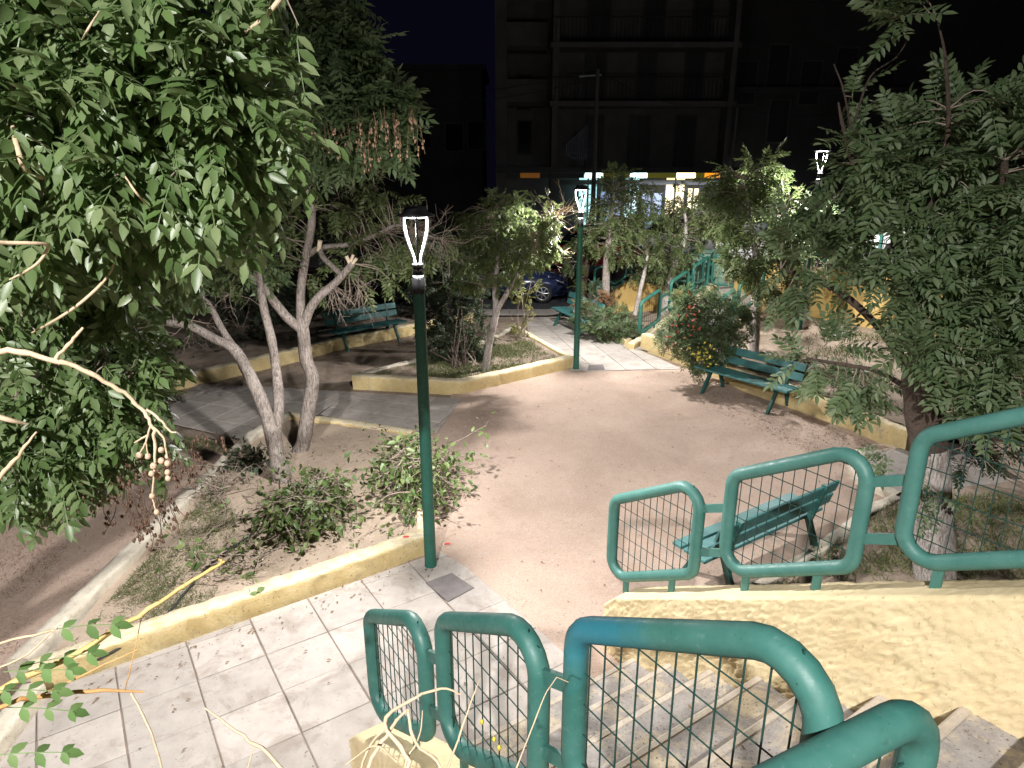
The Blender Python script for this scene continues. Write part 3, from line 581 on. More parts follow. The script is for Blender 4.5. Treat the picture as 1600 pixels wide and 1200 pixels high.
def blob_points(blobs, dens):
    """points through the crown blobs; blob = (px, py, Y, radius px, [squash]); dens = points per m^3-ish of the blob's shell"""
    out = []
    for b in blobs:
        c = at(b[0], b[1], b[2]); dep = proj(c)[2]; r = b[3] * dep / F; sq = b[4] if len(b) > 4 else 1.0
        k = max(3, int(dens * (b[3] / 60.0) ** 2)); n = 0
        while n < k:
            u = rng.normal(size=3); u /= np.linalg.norm(u); q = u * r * rng.uniform(.25, 1) ** .6 * [1, .9, sq]
            if noise.noise(Vector((c + q) * 1.9 / max(.5, r))) < -.18: 
                if rng.random() < .75: n += .5; continue
            out.append(np.append(c + q, 0)); out[-1][3] = r; n += 1
    return np.array(out)
def limbs_mesh(limbs, sides=10, wob=.10, sub=5):
    mb = MB(); skel = []
    for l in limbs:
        P = np.array([at(a[0], a[1], a[2]) for a in l]) if len(l[0]) == 4 else np.array([a[1:4] for a in l]); r = np.array([a[-1] for a in l]) 
        C = catmull(np.c_[P, r], sub); mb.tube(C[:, :3], np.maximum(C[:, 3], .004), sides, wob=wob); skel.append(C)
    return mb, np.vstack(skel)
def crown(root, skel, blobs, dens, fr, leafmat_, per=6, nparts=0, droop=.35, twig_r=.006, out=.5, fl=(.8, 1.15), up=None, twigs=True, leafname='leaf', face=None, max_twig=3.0):
    P4 = blob_points(blobs, dens); P = P4[:, :3]; tw = MB(); pos, dirs, ups = [], [], []
    for p in P:
        d2 = np.sum((skel[:, :3] - p) ** 2, 1) - .0 * skel[:, 3]; q = skel[np.argmin(d2), :3]; D = p - q; L = np.linalg.norm(D)
        if L < .05: continue
        if L > max_twig: q = p - D / L * .5; D = p - q; L = .5
        o = D / L; mid = (p + q) / 2 + rng.normal(size=3) * .08 * L + [0, 0, .10 * L]
        if twigs: tw.tube(catmull([q, mid, p], 3), np.linspace(min(.02, twig_r + .004 * L), twig_r * .4, 7), 4, caps=False)
        for k in range(per):
            t = rng.uniform(.55, 1.0); b_ = (1 - t) ** 2 * q + 2 * t * (1 - t) * mid + t * t * p if L < 1.5 else p - o * (1 - t) * .7
            d = unit(o * out + unit(rng.normal(size=3)) * .75 + np.array([0, 0, -droop])); pos.append(b_); dirs.append(d)
            u = np.array([0, 0, 1.0]) + rng.normal(size=3) * .35
            if face is not None: u = u + face
            ups.append(u)
    pos, dirs, ups = map(np.array, (pos, dirs, ups)); R = frames(dirs, ups); Sc = rng.uniform(fl[0], fl[1], len(pos))
    if twigs: tw.build('twigs', M['twig'], root, kind='stuff')
    off = offset(root); order = np.arange(len(pos))
    if nparts:
        x, y, dep = proj(pos + R[:, :, 0] * .12); inn = (x > -20) & (x < 1620) & (y > -20) & (y < 1220) & (dep > .3); order = np.argsort(np.where(inn, dep, 1e3))
        ms = [tri_mesh(leafname, *f, leafmat_) for f in fr]
        for i in order[:nparts]:
            o = link(leafname, ms[i % len(ms)], root); o.matrix_local = Matrix.LocRotScale(Vector(pos[i] - off), Matrix(R[i].tolist()).to_quaternion(), Vector((Sc[i],) * 3))
    rest = order[nparts:]; VV, FF, n0 = [], [], 0
    for j, f in enumerate(fr):
        ids = rest[j::len(fr)]
        if len(ids) == 0: continue
        a, b_ = instance(f[0], f[1], R[ids], pos[ids], Sc[ids]); VV.append(a); FF.append(b_ + n0); n0 += len(a)
    if VV: link('foliage', tri_mesh('foliage', np.vstack(VV) - off, np.vstack(FF), leafmat_), root, 'stuff')
    return pos
def bare_twigs(mb, starts, n, L, r=.004, droop=0.0, spread=.8, fork=3):
    """thin dry branching twigs from each (point, direction)"""
    for p, d in starts:
        for _ in range(n):
            D = unit(np.asarray(d) + rng.normal(size=3) * spread); a = np.asarray(p, float); l = L * rng.uniform(.5, 1.2); pts = [a]
            for k in range(4): D = unit(D + rng.normal(size=3) * .22 + [0, 0, -droop]); pts.append(pts[-1] + D * l / 4)
            mb.tube(pts, np.linspace(r, r * .35, 5), 4, caps=False)
            for f in range(fork):
                i = rng.integers(1, 4); D2 = unit(D + rng.normal(size=3) * .7); q = pts[i]; mb.tube([q, q + D2 * l * .18, q + D2 * l * .3 + rng.normal(size=3) * l * .06], np.linspace(r * .6, r * .25, 3), 3, caps=False)

# ------------------------------------------------------------------ the two multi-stem trees on the left
bz = lambda p: bed1_z(p[0], p[1])
def ground_pt(x, y, z): return gp(x, y, z)
t1b = gp(442, 752, .12)[1]; t2b = gp(470, 706, .12)[1]
FR_CROWN = [frond(5, .36, .13, .050, 1, .3, .45, 10 + i) for i in range(4)]
tree1 = empty('tree', gp(442, 752, .1), 'leaning tree on the left with two bare stems from one whitewashed foot', 'tree', 'multi-stem trees in the sandy bed')
mb, sk = limbs_mesh([[(444, 760, t1b, .13), (436, 728, t1b, .105), (428, 690, t1b + .03, .098), (414, 640, t1b + .08, .085), (392, 590, t1b + .12, .078), (366, 546, t1b + .2, .066), (336, 530, t1b + .25, .058), (292, 508, t1b + .3, .05), (240, 505, t1b + .3, .04), (180, 520, t1b + .2, .03)],
    [(428, 695, t1b + .05, .075), (435, 640, t1b + .2, .068), (433, 590, t1b + .35, .062), (424, 530, t1b + .5, .056), (412, 480, t1b + .6, .052), (404, 430, t1b + .7, .046), (398, 380, t1b + .8, .036), (385, 320, t1b + .9, .028)],
    [(386, 585, t1b + .14, .05), (370, 550, t1b + .25, .046), (350, 520, t1b + .4, .042), (330, 482, t1b + .5, .038), (312, 455, t1b + .55, .03), (300, 420, t1b + .6, .022)]])
mb.build('trunk', M['bark'], tree1)
crown(tree1, sk, [(300, 410, t1b + .6, 50), (380, 400, t1b + .9, 50), (250, 470, t1b + .3, 45), (330, 330, t1b + .9, 60), (200, 480, t1b + .3, 50)], 20, FR_CROWN, M['leaf_crown'], 5, 60)
tw = MB(); bare_twigs(tw, [(at(300, 500, t1b + .3), (-.2, 0, -.6)), (at(250, 470, t1b + .3), (-.5, 0, -.3)), (at(360, 460, t1b + .6), (-.6, 0, -.2))], 8, .5, .005, .08); tw.build('dry_twigs', M['twig'], tree1, 'stuff')
tree2 = empty('tree', gp(470, 706, .1), 'tree with a pale knobby trunk, sawn limb stubs and a leafy crown reaching the top', 'tree', 'multi-stem trees in the sandy bed')
mb, sk = limbs_mesh([[(466, 712, t2b, .12), (474, 690, t2b, .10), (482, 640, t2b, .098), (489, 592, t2b, .092), (479, 562, t2b, .085), (474, 520, t2b, .082), (471, 495, t2b, .072)],
    [(472, 515, t2b, .07), (450, 497, t2b - .05, .062), (424, 466, t2b - .15, .058), (402, 440, t2b - .25, .062), (378, 415, t2b - .35, .064), (350, 398, t2b - .45, .05), (320, 380, t2b - .5, .04)],
    [(473, 515, t2b, .066), (484, 484, t2b - .05, .06), (500, 462, t2b - .1, .056), (522, 444, t2b - .15, .05), (540, 424, t2b - .2, .045), (551, 412, t2b - .22, .042)],
    [(470, 505, t2b, .066), (470, 455, t2b + .05, .058), (476, 410, t2b + .05, .055), (486, 360, t2b, .05), (486, 315, t2b - .05, .046), (472, 282, t2b - .1, .036), (450, 250, t2b - .1, .028), (440, 220, t2b - .1, .02)],
    [(474, 292, t2b - .08, .03), (490, 265, t2b - .15, .025), (520, 255, t2b - .2, .022), (560, 240, t2b - .3, .015), (590, 200, t2b - .35, .01)],
    [(478, 400, t2b + .05, .045), (500, 388, t2b + .1, .04), (545, 382, t2b + .15, .034), (590, 366, t2b + .2, .028), (625, 352, t2b + .25, .018), (680, 372, t2b + .3, .009)],
    [(498, 385, t2b + .08, .036), (505, 402, t2b, .036), (518, 415, t2b - .1, .036), (532, 428, t2b - .16, .036)],
    [(470, 285, t2b - .1, .028), (480, 200, t2b - .2, .022), (500, 120, t2b - .3, .016), (480, 50, t2b - .3, .01)]])
mb.build('trunk', M['bark'], tree2)
for pts in ([(498, 392, t2b + .05, .03), (500, 376, t2b + .02, .03)], [(548, 415, t2b - .22, .024), (541, 400, t2b - .22, .022)], [(550, 413, t2b - .22, .022), (557, 404, t2b - .24, .02)], [(545, 418, t2b - .2, .02), (552, 398, t2b - .2, .018)]):
    w = MB(); P = [at(a, b_, c_) for a, b_, c_, _ in pts]; w.tube(P, [p[3] for p in pts], 9, wob=.15); w.build('sawn_stub', M['cutwood'], tree2)
crown(tree2, sk, [(500, 70, t2b - .5, 85), (430, 100, t2b - .3, 80), (560, 150, t2b - .5, 75), (595, 200, t2b - .5, 52), (480, 180, t2b - .4, 80), (530, 205, t2b - .4, 55), (450, 20, t2b - .2, 80), (420, 210, t2b, 60), (545, 90, t2b - .5, 55), (600, 165, t2b - .5, 40)], 33, FR_CROWN, M['leaf_crown'], 6, 200)
crown(tree2, sk, [(560, 345, t2b + .2, 40, .7), (610, 400, t2b + .2, 34, .7), (540, 395, t2b, 30), (520, 330, t2b + .1, 30), (400, 375, t2b - .3, 36), (350, 415, t2b - .4, 30), (450, 340, t2b + .3, 45), (420, 400, t2b + .3, 40), (560, 300, t2b + .3, 45), (600, 330, t2b + .4, 40), (380, 340, t2b + .2, 50), (640, 390, t2b + .2, 34), (500, 445, t2b + .1, 20), (690, 390, t2b + .4, 26), (612, 420, t2b + .1, 28), (640, 435, t2b + .2, 24), (580, 430, t2b + .2, 24)], 20, FR_CROWN, M['leaf_small'], 4, 60, fl=(.6, .9))
tw = MB(); bare_twigs(tw, [(at(600, 365, t2b + .2), (.6, .1, 0)), (at(640, 362, t2b + .25), (.8, .1, -.1)), (at(560, 376, t2b + .15), (.5, -.1, -.3)), (at(660, 368, t2b + .3), (.8, 0, -.4)), (at(690, 375, t2b + .3), (.6, 0, -.3))], 14, .55, .0045, .06)
bare_twigs(tw, [(at(545, 425, t2b - .1), (.5, .1, -.5)), (at(520, 445, t2b - .05), (.5, .1, -.6)), (at(560, 450, t2b), (.4, 0, -.6))], 12, .5, .0045, .10)
bare_twigs(tw, [(at(500, 262, t2b - .1), (.4, 0, .1)), (at(450, 255, t2b), (-.3, 0, -.3)), (at(560, 250, t2b - .2), (.7, 0, -.2))], 10, .5, .004, .05); tw.build('dry_twigs', M['twig'], tree2, 'stuff')
def seed_cluster(root, p, n, L, mat='seed', spread=.09, bead=.012):
    mb = MB(); p = np.asarray(p)
    for _ in range(n):
        q = p + np.append(rng.normal(size=2) * spread, rng.uniform(-.03, .05)); l = L * rng.uniform(.45, 1.1); e = q + [rng.normal() * .03, rng.normal() * .03, -l]
        mb.tube([q, (q + e) / 2 + rng.normal(size=3) * .012, e], .0022, 3, caps=False)
        for k in range(3): mb.ball(e + (q - e) * rng.uniform(0, .45) + rng.normal(size=3) * .012, bead * rng.uniform(.7, 1.2), 1.5, 5, 3)
    return mb.build('seed_cluster', M[mat], root)
for x, y, l in [(510, 205, .36), (540, 210, .36), (556, 215, .40), (572, 222, .36), (590, 195, .3), (612, 188, .42), (626, 185, .40), (640, 178, .36), (565, 195, .4), (525, 200, .3), (603, 182, .38), (580, 200, .45), (330, 340, .3)]:
    seed_cluster(tree2, at(x, y, t2b - .95 + rng.uniform(-.25, .25)) + [0, 0, rng.uniform(-.12, .12)], 5, l * .8)

# ------------------------------------------------------------------ the big near tree on the left (trunk out of view, crown hanging into it)
FR_NEAR = [frond(5, .27, .086, .038, 2, .35, .8, 30 + i) for i in range(6)]
near = empty('tree', (-3.9, 1.3, 1.5), 'large near tree hanging into the left side with broad lit leaves and berries', 'tree')
mb, sk = limbs_mesh([[('w', -3.9, 1.3, 1.3, .19), ('w', -3.8, 1.5, 2.3, .16), ('w', -3.5, 1.9, 3.2, .13), ('w', -3.0, 2.3, 3.9, .10), ('w', -2.4, 2.7, 4.4, .07), ('w', -1.6, 2.9, 4.8, .045), ('w', -1.0, 3.0, 4.9, .02)],
    [('w', -3.6, 1.8, 3.0, .09), ('w', -3.0, 2.3, 3.5, .065), ('w', -2.4, 2.6, 3.75, .045), ('w', -1.7, 2.8, 3.95, .03), ('w', -1.2, 2.9, 4.1, .014)],
    [('w', -3.75, 1.7, 2.5, .08), ('w', -3.2, 2.4, 2.75, .06), ('w', -2.6, 2.9, 2.8, .04), ('w', -2.1, 3.1, 2.75, .018)]])
mb.build('trunk', M['bark'], near)
NB = [(60, 50, 2.5, 130), (190, 90, 2.6, 125), (310, 130, 2.7, 105), (385, 185, 2.8, 72), (110, 220, 2.4, 120), (245, 255, 2.6, 105), (365, 280, 2.8, 60), (30, 330, 2.4, 90), (190, 345, 2.7, 75), (310, 330, 2.9, 50), (420, 30, 2.9, 50), (300, 30, 2.6, 90), (400, 120, 2.9, 50)]
crown(near, sk, NB, 8.5, FR_NEAR, M['leaf_near'], 5, 190, droop=.45, out=.45, face=np.array([.25, -.35, .1]))
NB2 = [(60, 470, 2.8, 110), (150, 540, 3.0, 105), (50, 640, 2.9, 125), (160, 660, 3.1, 95), (50, 745, 3.0, 72), (180, 740, 3.2, 48), (215, 590, 3.2, 55), (110, 400, 3.0, 90), (235, 690, 3.2, 32), (230, 410, 3.3, 70)]
crown(near, sk, NB2, 8.5, FR_NEAR, M['leaf_near'], 5, 110, droop=.6, out=.4, fl=(.7, 1.0))
for x, y, n, l in [(60, 720, 5, .12), (100, 755, 4, .12), (122, 772, 4, .14), (160, 760, 6, .14), (190, 765, 8, .17), (212, 790, 9, .22), (232, 785, 9, .24), (258, 790, 7, .18), (205, 735, 7, .14), (280, 715, 7, .13), (305, 695, 5, .11), (250, 725, 6, .12), (140, 735, 5, .1), (325, 680, 3, .09)]:
    seed_cluster(near, at(x, y, 2.95), n, l, 'berry_dark', .045, .008)
# branches that show among the leaves
for pts in ([(-40, 640, 2.5, .014), (10, 655, 2.5, .011), (40, 662, 2.55, .006)], [(-60, 372, 1.9, .0075), (0, 379, 2.0, .007), (50, 380, 2.05, .006), (75, 384, 2.1, .0055), (62, 408, 2.1, .0045), (40, 424, 2.1, .004), (15, 437, 2.1, .0025)], [(15, 170, 2.45, .006), (28, 235, 2.25, .009), (48, 272, 2.3, .009), (90, 276, 2.4, .007), (150, 268, 2.55, .006), (240, 245, 2.6, .005), (300, 230, 2.7, .003)],
            [(445, -10, 2.75, .010), (415, 25, 2.7, .009), (385, 50, 2.75, .007), (350, 75, 2.9, .004)], [(50, 520, 2.5, .003), (90, 498, 2.4, .005), (130, 470, 2.4, .0055), (168, 432, 2.45, .005), (183, 395, 2.5, .003), (190, 370, 2.6, .002)], [(195, 275, 2.35, .003), (212, 300, 2.3, .004), (235, 325, 2.4, .002)], [(128, 62, 2.3, .002), (138, 45, 2.2, .0035), (155, 18, 2.3, .002)]):
    C = catmull([np.append(at(a, b_, c_), r) for a, b_, c_, r in pts], 4); MB().tube(C[:, :3], C[:, 3], 6).build('side_branch', M['twig_tan'], near)
# the bare fruiting branch in front, with berries
fb = MB()
def px_tube(mb_, pts, sides=7):
    C = catmull([np.append(at(a, b_, c_), r) for a, b_, c_, r in pts], 5); n = len(C); C[1:-1, :3] += rng.normal(size=(n - 2, 3)) * C[1:-1, 3:4] * .30
    C[::4, 3] *= 1.18; mb_.tube(C[:, :3], C[:, 3], sides, wob=.14); return C
C0 = px_tube(fb, [(-60, 545, 1.5, .008), (0, 548, 1.5, .0075), (60, 556, 1.52, .007), (130, 578, 1.55, .0062), (185, 608, 1.58, .0056), (215, 632, 1.6, .0052), (236, 662, 1.6, .0048), (242, 690, 1.6, .0042), (242, 730, 1.6, .0032), (238, 775, 1.6, .0024), (244, 798, 1.6, .0018)])
for p in ([(88, 560, 1.53, .005), (112, 533, 1.53, .0045), (130, 512, 1.53, .003)], [(228, 640, 1.6, .004), (250, 655, 1.6, .0035), (264, 672, 1.6, .003), (276, 676, 1.6, .002)], [(240, 668, 1.6, .0035), (255, 685, 1.6, .003), (262, 715, 1.6, .002)], [(236, 664, 1.6, .003), (228, 690, 1.6, .0025), (218, 710, 1.6, .002)], [(230, 680, 1.6, .003), (210, 692, 1.6, .002)], [(228, 690, 1.6, .002), (231, 712, 1.6, .0016)]): px_tube(fb, p, 5)
fbo = fb.build('fruiting_branch', M['twig_tan'], near); fbo['label'] = 'bare tan branch arching down with a few pale berries'
for x, y in [(218, 711), (231, 713), (252, 703), (262, 713), (262, 724), (262, 738), (263, 747), (247, 743), (240, 728), (237, 740), (238, 775), (245, 800), (252, 720)]: MB().ball(at(x, y, 1.6 + rng.uniform(-.02, .02)), .0085 * rng.uniform(.85, 1.1), 1.05, 8, 6).build('berry', M['berry'], fbo)
# a young sapling at the lower left: yellow stem, orange twig, white stem, fresh leaves
sap = empty('sapling', (-2.2, 1.35, 1.4), 'yellow stemmed sapling with fresh oval leaves at the lower left edge', 'sapling')
sb = MB(); px_tube(sb, [(-260, 1180, 1.30, .012), (-100, 1125, 1.40, .010), (0, 1078, 1.5, .0095), (120, 1020, 1.6, .0085), (235, 950, 1.7, .0072), (300, 908, 1.78, .006), (345, 880, 1.8, .0045), (342, 873, 1.8, .003)]); px_tube(sb, [(343, 881, 1.8, .0045), (352, 877, 1.8, .003)], 5); sb.build('stem', M['twig_yellow'], sap)
sb = MB(); px_tube(sb, [(-200, 1190, 1.3, .008), (0, 1104, 1.4, .0065), (60, 1090, 1.45, .006), (140, 1079, 1.5, .005), (225, 1081, 1.55, .0025)]); px_tube(sb, [(60, 1088, 1.45, .003), (150, 1045, 1.5, .0025), (215, 1015, 1.55, .002)], 4); px_tube(sb, [(195, 1078, 1.53, .0015), (205, 1040, 1.53, .0018), (222, 960, 1.6, .0012)], 4); sb.build('orange_twig', M['twig_orange'], sap)
for pts in ([(-150, 1060, 1.3, .005), (0, 1006, 1.4, .004), (85, 984, 1.45, .003)], [(-60, 1060, 1.4, .003), (30, 1030, 1.42, .0025), (90, 980, 1.45, .0016)], [(-40, 800, 1.4, .005), (0, 745, 1.4, .005), (30, 712, 1.4, .004), (57, 675, 1.4, .002)], [(205, 1083, 1.55, .003), (230, 1130, 1.5, .003), (250, 1190, 1.4, .003), (262, 1260, 1.3, .003)]):
    sb = MB(); px_tube(sb, pts, 5); sb.build('pale_twig', M['twig_tan'], sap)
FR_SAP = [frond(3, .17, .05, .027, 2, .2, .9, 60 + i) for i in range(3)]
for i, (x, y, Y, d) in enumerate([(75, 985, 1.45, (1, .1, .15)), (5, 1050, 1.45, (1, .1, .05)), (10, 1105, 1.42, (1, .1, -.1)), (40, 1040, 1.5, (1, .2, .2)), (-10, 1180, 1.3, (.8, .1, 0)), (-20, 1080, 1.4, (1, .1, 0))]):
    me = tri_mesh('leaf', *FR_SAP[i % 3], M['leaf_fresh']); o = link('leaf', me, sap); R = frames(np.array([d], float), np.array([[.1, -.6, 1.0]]))[0]; o.matrix_local = Matrix.LocRotScale(Vector(at(x, y, Y) - offset(sap)), Matrix(R.tolist()).to_quaternion(), Vector((1, 1, 1)))
# dry shrub right under the camera
dry = empty('dry_shrub', (-.35, 1.5, 1.3), 'leafless dry shrub with tan twigs in front of the near railing', 'shrub')
db = MB()
for p in ([(640, 1330, 1.2, .006), (600, 1250, 1.25, .006), (640, 1190, 1.3, .0055), (600, 1130, 1.35, .005), (640, 1095, 1.4, .004), (690, 1076, 1.4, .0032), (720, 1085, 1.4, .002)], [(540, 1330, 1.2, .006), (575, 1200, 1.3, .0055), (610, 1140, 1.35, .0045), (637, 1108, 1.38, .003)],
    [(637, 1108, 1.38, .004), (650, 1160, 1.33, .004), (690, 1200, 1.3, .004), (720, 1300, 1.2, .004)], [(520, 1320, 1.2, .006), (430, 1190, 1.28, .005), (380, 1150, 1.3, .004), (320, 1106, 1.32, .002)], [(430, 1190, 1.28, .003), (400, 1165, 1.3, .002), (378, 1240, 1.25, .002)],
    [(650, 1330, 1.2, .003), (700, 1200, 1.3, .003), (735, 1100, 1.35, .002), (750, 1060, 1.4, .001)], [(760, 1330, 1.2, .003), (815, 1180, 1.4, .002), (850, 1090, 1.5, .0018), (870, 1058, 1.55, .0015)], [(870, 1058, 1.55, .0014), (888, 1066, 1.56, .0012)], [(600, 1140, 1.35, .003), (570, 1180, 1.3, .003), (560, 1260, 1.25, .003)], [(620, 1300, 1.2, .004), (632, 1200, 1.3, .003), (655, 1150, 1.34, .002), (660, 1110, 1.37, .0012)], [(620, 1190, 1.3, .003), (585, 1165, 1.3, .002), (540, 1195, 1.28, .0015)]): px_tube(db, p, 5)
db.build('twigs', M['twig_tan'], dry)
gb = MB()
for x, y in ((753, 1128), (772, 1155), (780, 1168)): gb.ball(at(x, y, 1.4), .006, 1.5, 6, 4)
gb.build('bud', M['petal_yellow'], dry)

# ------------------------------------------------------------------ big tree on the right
FR_RIGHT = [frond(6, .38, .108, .042, 2, .18, .22, 80 + i) for i in range(5)]
rt = empty('tree', (4.25, 5.75, .1), 'big tree on the right with a dark trunk, whitewashed foot and wide leafy crown', 'tree')
Yr = 5.75
mb, sk = limbs_mesh([[(1462, 920, Yr, .20), (1460, 880, Yr, .18), (1458, 800, Yr, .165), (1453, 700, Yr + .05, .16)]], 16, .12); low = sk
mb.build('whitewashed_foot', M['whitewash'], rt)
mb, sk = limbs_mesh([[(1453, 704, Yr + .05, .163), (1445, 640, Yr + .1, .165), (1440, 590, Yr + .1, .16), (1442, 550, Yr + .1, .12), (1420, 470, Yr + .2, .075), (1405, 400, Yr + .2, .055), (1395, 320, Yr + .3, .04), (1380, 250, Yr + .3, .025)],
    [(1452, 600, Yr + .1, .10), (1490, 520, Yr + .1, .07), (1530, 440, Yr, .055), (1560, 350, Yr - .1, .04), (1570, 250, Yr - .2, .025)], [(1430, 590, Yr + .1, .05), (1380, 520, Yr + .3, .034), (1330, 470, Yr + .5, .035), (1280, 440, Yr + .7, .025), (1220, 420, Yr + .8, .015)],
    [(1465, 620, Yr, .06), (1530, 590, Yr - .2, .04), (1600, 570, Yr - .3, .03), (1680, 560, Yr - .4, .02)], [(1425, 610, Yr + .1, .03), (1370, 580, Yr + .3, .02), (1320, 570, Yr + .6, .02), (1260, 560, Yr + .9, .012)], [(1410, 430, Yr + .2, .04), (1450, 330, Yr, .03), (1480, 220, Yr - .1, .02), (1478, 100, Yr - .1, .012), (1465, 30, Yr - .1, .006)], [(1395, 330, Yr + .3, .03), (1340, 270, Yr + .3, .02), (1318, 200, Yr + .3, .014), (1310, 160, Yr + .3, .008)],
    [(1340, 270, Yr + .3, .012), (1320, 150, Yr + .3, .008), (1303, 100, Yr + .3, .004)], [(1335, 190, Yr + .3, .01), (1360, 120, Yr + .2, .007), (1400, 90, Yr + .2, .006), (1425, 50, Yr + .2, .003)]], 12, .12)
mb.build('trunk', M['bark_dark'], rt)
RB = [(1335, 165, Yr + .3, 22, .7), (1335, 345, Yr + .4, 54), (1410, 210, Yr + .2, 46), (1490, 190, Yr, 46), (1555, 160, Yr - .2, 42), (1590, 300, Yr - .3, 85), (1480, 270, Yr, 85), (1390, 300, Yr + .2, 75), (1490, 400, Yr, 85), (1590, 440, Yr - .4, 80), (1285, 385, Yr + .6, 42), (1350, 425, Yr + .3, 42), (1262, 560, Yr + .9, 30, .6), (1310, 600, Yr + .7, 28, .6), (1290, 530, Yr + .7, 28, .6), (1340, 625, Yr + .4, 26, .6), (1450, 480, Yr - .1, 50), (1425, 545, Yr - .3, 30), (1545, 520, Yr - .3, 72), (1590, 600, Yr - .4, 55), (1540, 590, Yr - .3, 46), (1230, 440, Yr + .8, 42), (1530, 640, Yr - .3, 42), (1450, 5, Yr - .1, 30, .5), (1400, 30, Yr, 16, .5), (1240, 365, Yr + .7, 32), (1350, 250, Yr + .3, 50), (1640, 230, Yr - .3, 60)]
crown(rt, sk, RB, 11, FR_RIGHT, M['leaf_right'], 6, 300, droop=.02, face=np.array([-.35, -.45, 0]), out=.6)
crown(rt, np.array([np.append(at(1420, 740, Yr - .2), .02), np.append(at(1400, 700, Yr), .02)]), [(1355, 690, Yr + .3, 22, .6), (1385, 715, Yr, 26, .6), (1470, 765, Yr - .3, 14), (1440, 810, Yr - .3, 12)], 22, [frond(4, .2, .06, .03, 1, .3, .4, 99)], M['leaf_right'], 3)
tw = MB(); bare_twigs(tw, [(at(1560, 480, Yr - .3), (.5, 0, -.1)), (at(1540, 680, Yr - .2), (-.3, -.2, -.2)), (at(1500, 700, Yr - .1), (.3, 0, -.3))], 5, .5, .005); tw.build('dry_twigs', M['twig'], rt, 'stuff')

# ------------------------------------------------------------------ smaller trees
FR_SM = [frond(5, .20, .09, .032, 1, .4, .7, 120 + i) for i in range(4)]
FR_FAR = [frond(5, .32, .11, .045, 1, .3, .4, 140 + i) for i in range(4)]
def small_tree(label, limbs, blobs, dens, leaf, bark='bark', fr=None, per=5, group='small trees around the plaza', zbase=None, droop=.35):
    r = empty('tree', at(limbs[0][0][0], limbs[0][0][1], limbs[0][0][2]), label, 'tree', group); mb_, sk_ = limbs_mesh(limbs, 9, .08, 4); mb_.build('trunk', M[bark], r)
    crown(r, sk_, blobs, dens, fr or FR_FAR, M[leaf], per, 0, droop=droop, twig_r=.007, max_twig=2.0); return r
ym = gp(758, 580, .15)[1]
mid = small_tree('forked pale tree in the small kerbed bed', [[(757, 583, ym, .085), (760, 565, ym, .075), (767, 525, ym, .068), (775, 487, ym, .068), (773, 450, ym, .05), (777, 410, ym, .045), (778, 370, ym, .03), (770, 330, ym, .02)], [(774, 488, ym, .055), (790, 462, ym - .1, .05), (806, 433, ym - .2, .04), (825, 400, ym - .2, .03), (850, 360, ym - .3, .02), (880, 330, ym - .3, .012)]],
    [(770, 350, ym, 56), (825, 345, ym - .2, 50), (735, 385, ym, 44), (835, 395, ym - .3, 42), (785, 410, ym - .2, 46), (725, 425, ym + .2, 32), (800, 325, ym, 36), (855, 345, ym - .3, 28), (745, 345, ym, 36), (860, 390, ym - .3, 22)], 52, 'leaf_small', 'whitewash', FR_SM, 6, droop=.4)
tw = MB(); bare_twigs(tw, [(at(850, 360, ym - .3), (.4, 0, .4)), (at(870, 340, ym - .3), (.4, 0, .3)), (at(880, 330, ym - .3), (.2, 0, .5)), (at(850, 385, ym - .3), (.5, 0, .2))], 12, .55, .006); tw.build('dry_twigs', M['twig_tan'], mid, 'stuff')
small_tree('straight grey tree just right of the far lamp', [[(947, 478, 17.2, .10), (947, 430, 17.2, .095), (950, 385, 17.2, .08), (955, 340, 17.2, .05), (960, 300, 17.2, .03)]], [(940, 330, 17.2, 44), (985, 325, 17.3, 50), (930, 375, 17.2, 34), (965, 375, 17.0, 42), (965, 290, 17.2, 34), (1010, 310, 17.3, 34), (1000, 370, 17.2, 34)], 46, 'leaf_small')
small_tree('leaning whitewashed tree behind the ramp railing', [[(1036, 498, 17.8, .13), (1044, 450, 17.8, .11), (1054, 410, 17.8, .10), (1066, 380, 17.8, .09), (1072, 350, 17.8, .05), (1065, 320, 17.8, .03)]], [(1050, 375, 17.7, 40), (1085, 365, 17.9, 36), (1010, 395, 17.6, 34), (1040, 340, 17.8, 34), (1000, 425, 17.4, 22), (1100, 345, 18, 38), (1075, 325, 17.8, 40), (1040, 400, 17.6, 36)], 46, 'leaf_small', 'whitewash')
small_tree('thin whitewashed tree below the yellow ramp wall', [[(992, 492, 17.0, .06), (1000, 455, 17.0, .052), (1006, 430, 17.1, .048), (1012, 400, 17.2, .03)]], [(1012, 385, 17.2, 28), (990, 360, 17.2, 26)], 30, 'leaf_small', 'whitewash')
small_tree('red-brown trunked tree behind the far lamp post', [[(908, 492, 18.2, .17), (908, 455, 18.2, .15), (914, 415, 18.2, .13), (920, 370, 18.3, .09), (925, 320, 18.3, .04)]], [(905, 395, 18.1, 30), (930, 345, 18.3, 30), (915, 440, 17.9, 20), (880, 400, 18.3, 26)], 34, 'leaf_small', 'bark_dark')
c4y = gp(1180, 552, .35)[1]
small_tree('whitewashed tree behind the back of the plaza bench', [[(1178, 556, c4y, .10), (1180, 500, c4y, .095), (1182, 440, c4y, .085), (1180, 390, c4y, .06), (1170, 330, c4y, .03), (1165, 280, c4y, .015)], [(1182, 440, c4y, .05), (1210, 380, c4y, .03), (1230, 330, c4y, .015)]], [(1150, 330, c4y, 58), (1205, 310, c4y, 54), (1160, 385, c4y - .2, 44), (1215, 390, c4y, 52), (1185, 265, c4y, 36), (1120, 290, c4y + .3, 34), (1190, 440, c4y - .4, 36), (1235, 450, c4y - .4, 36)], 44, 'leaf_small', 'whitewash', per=6)
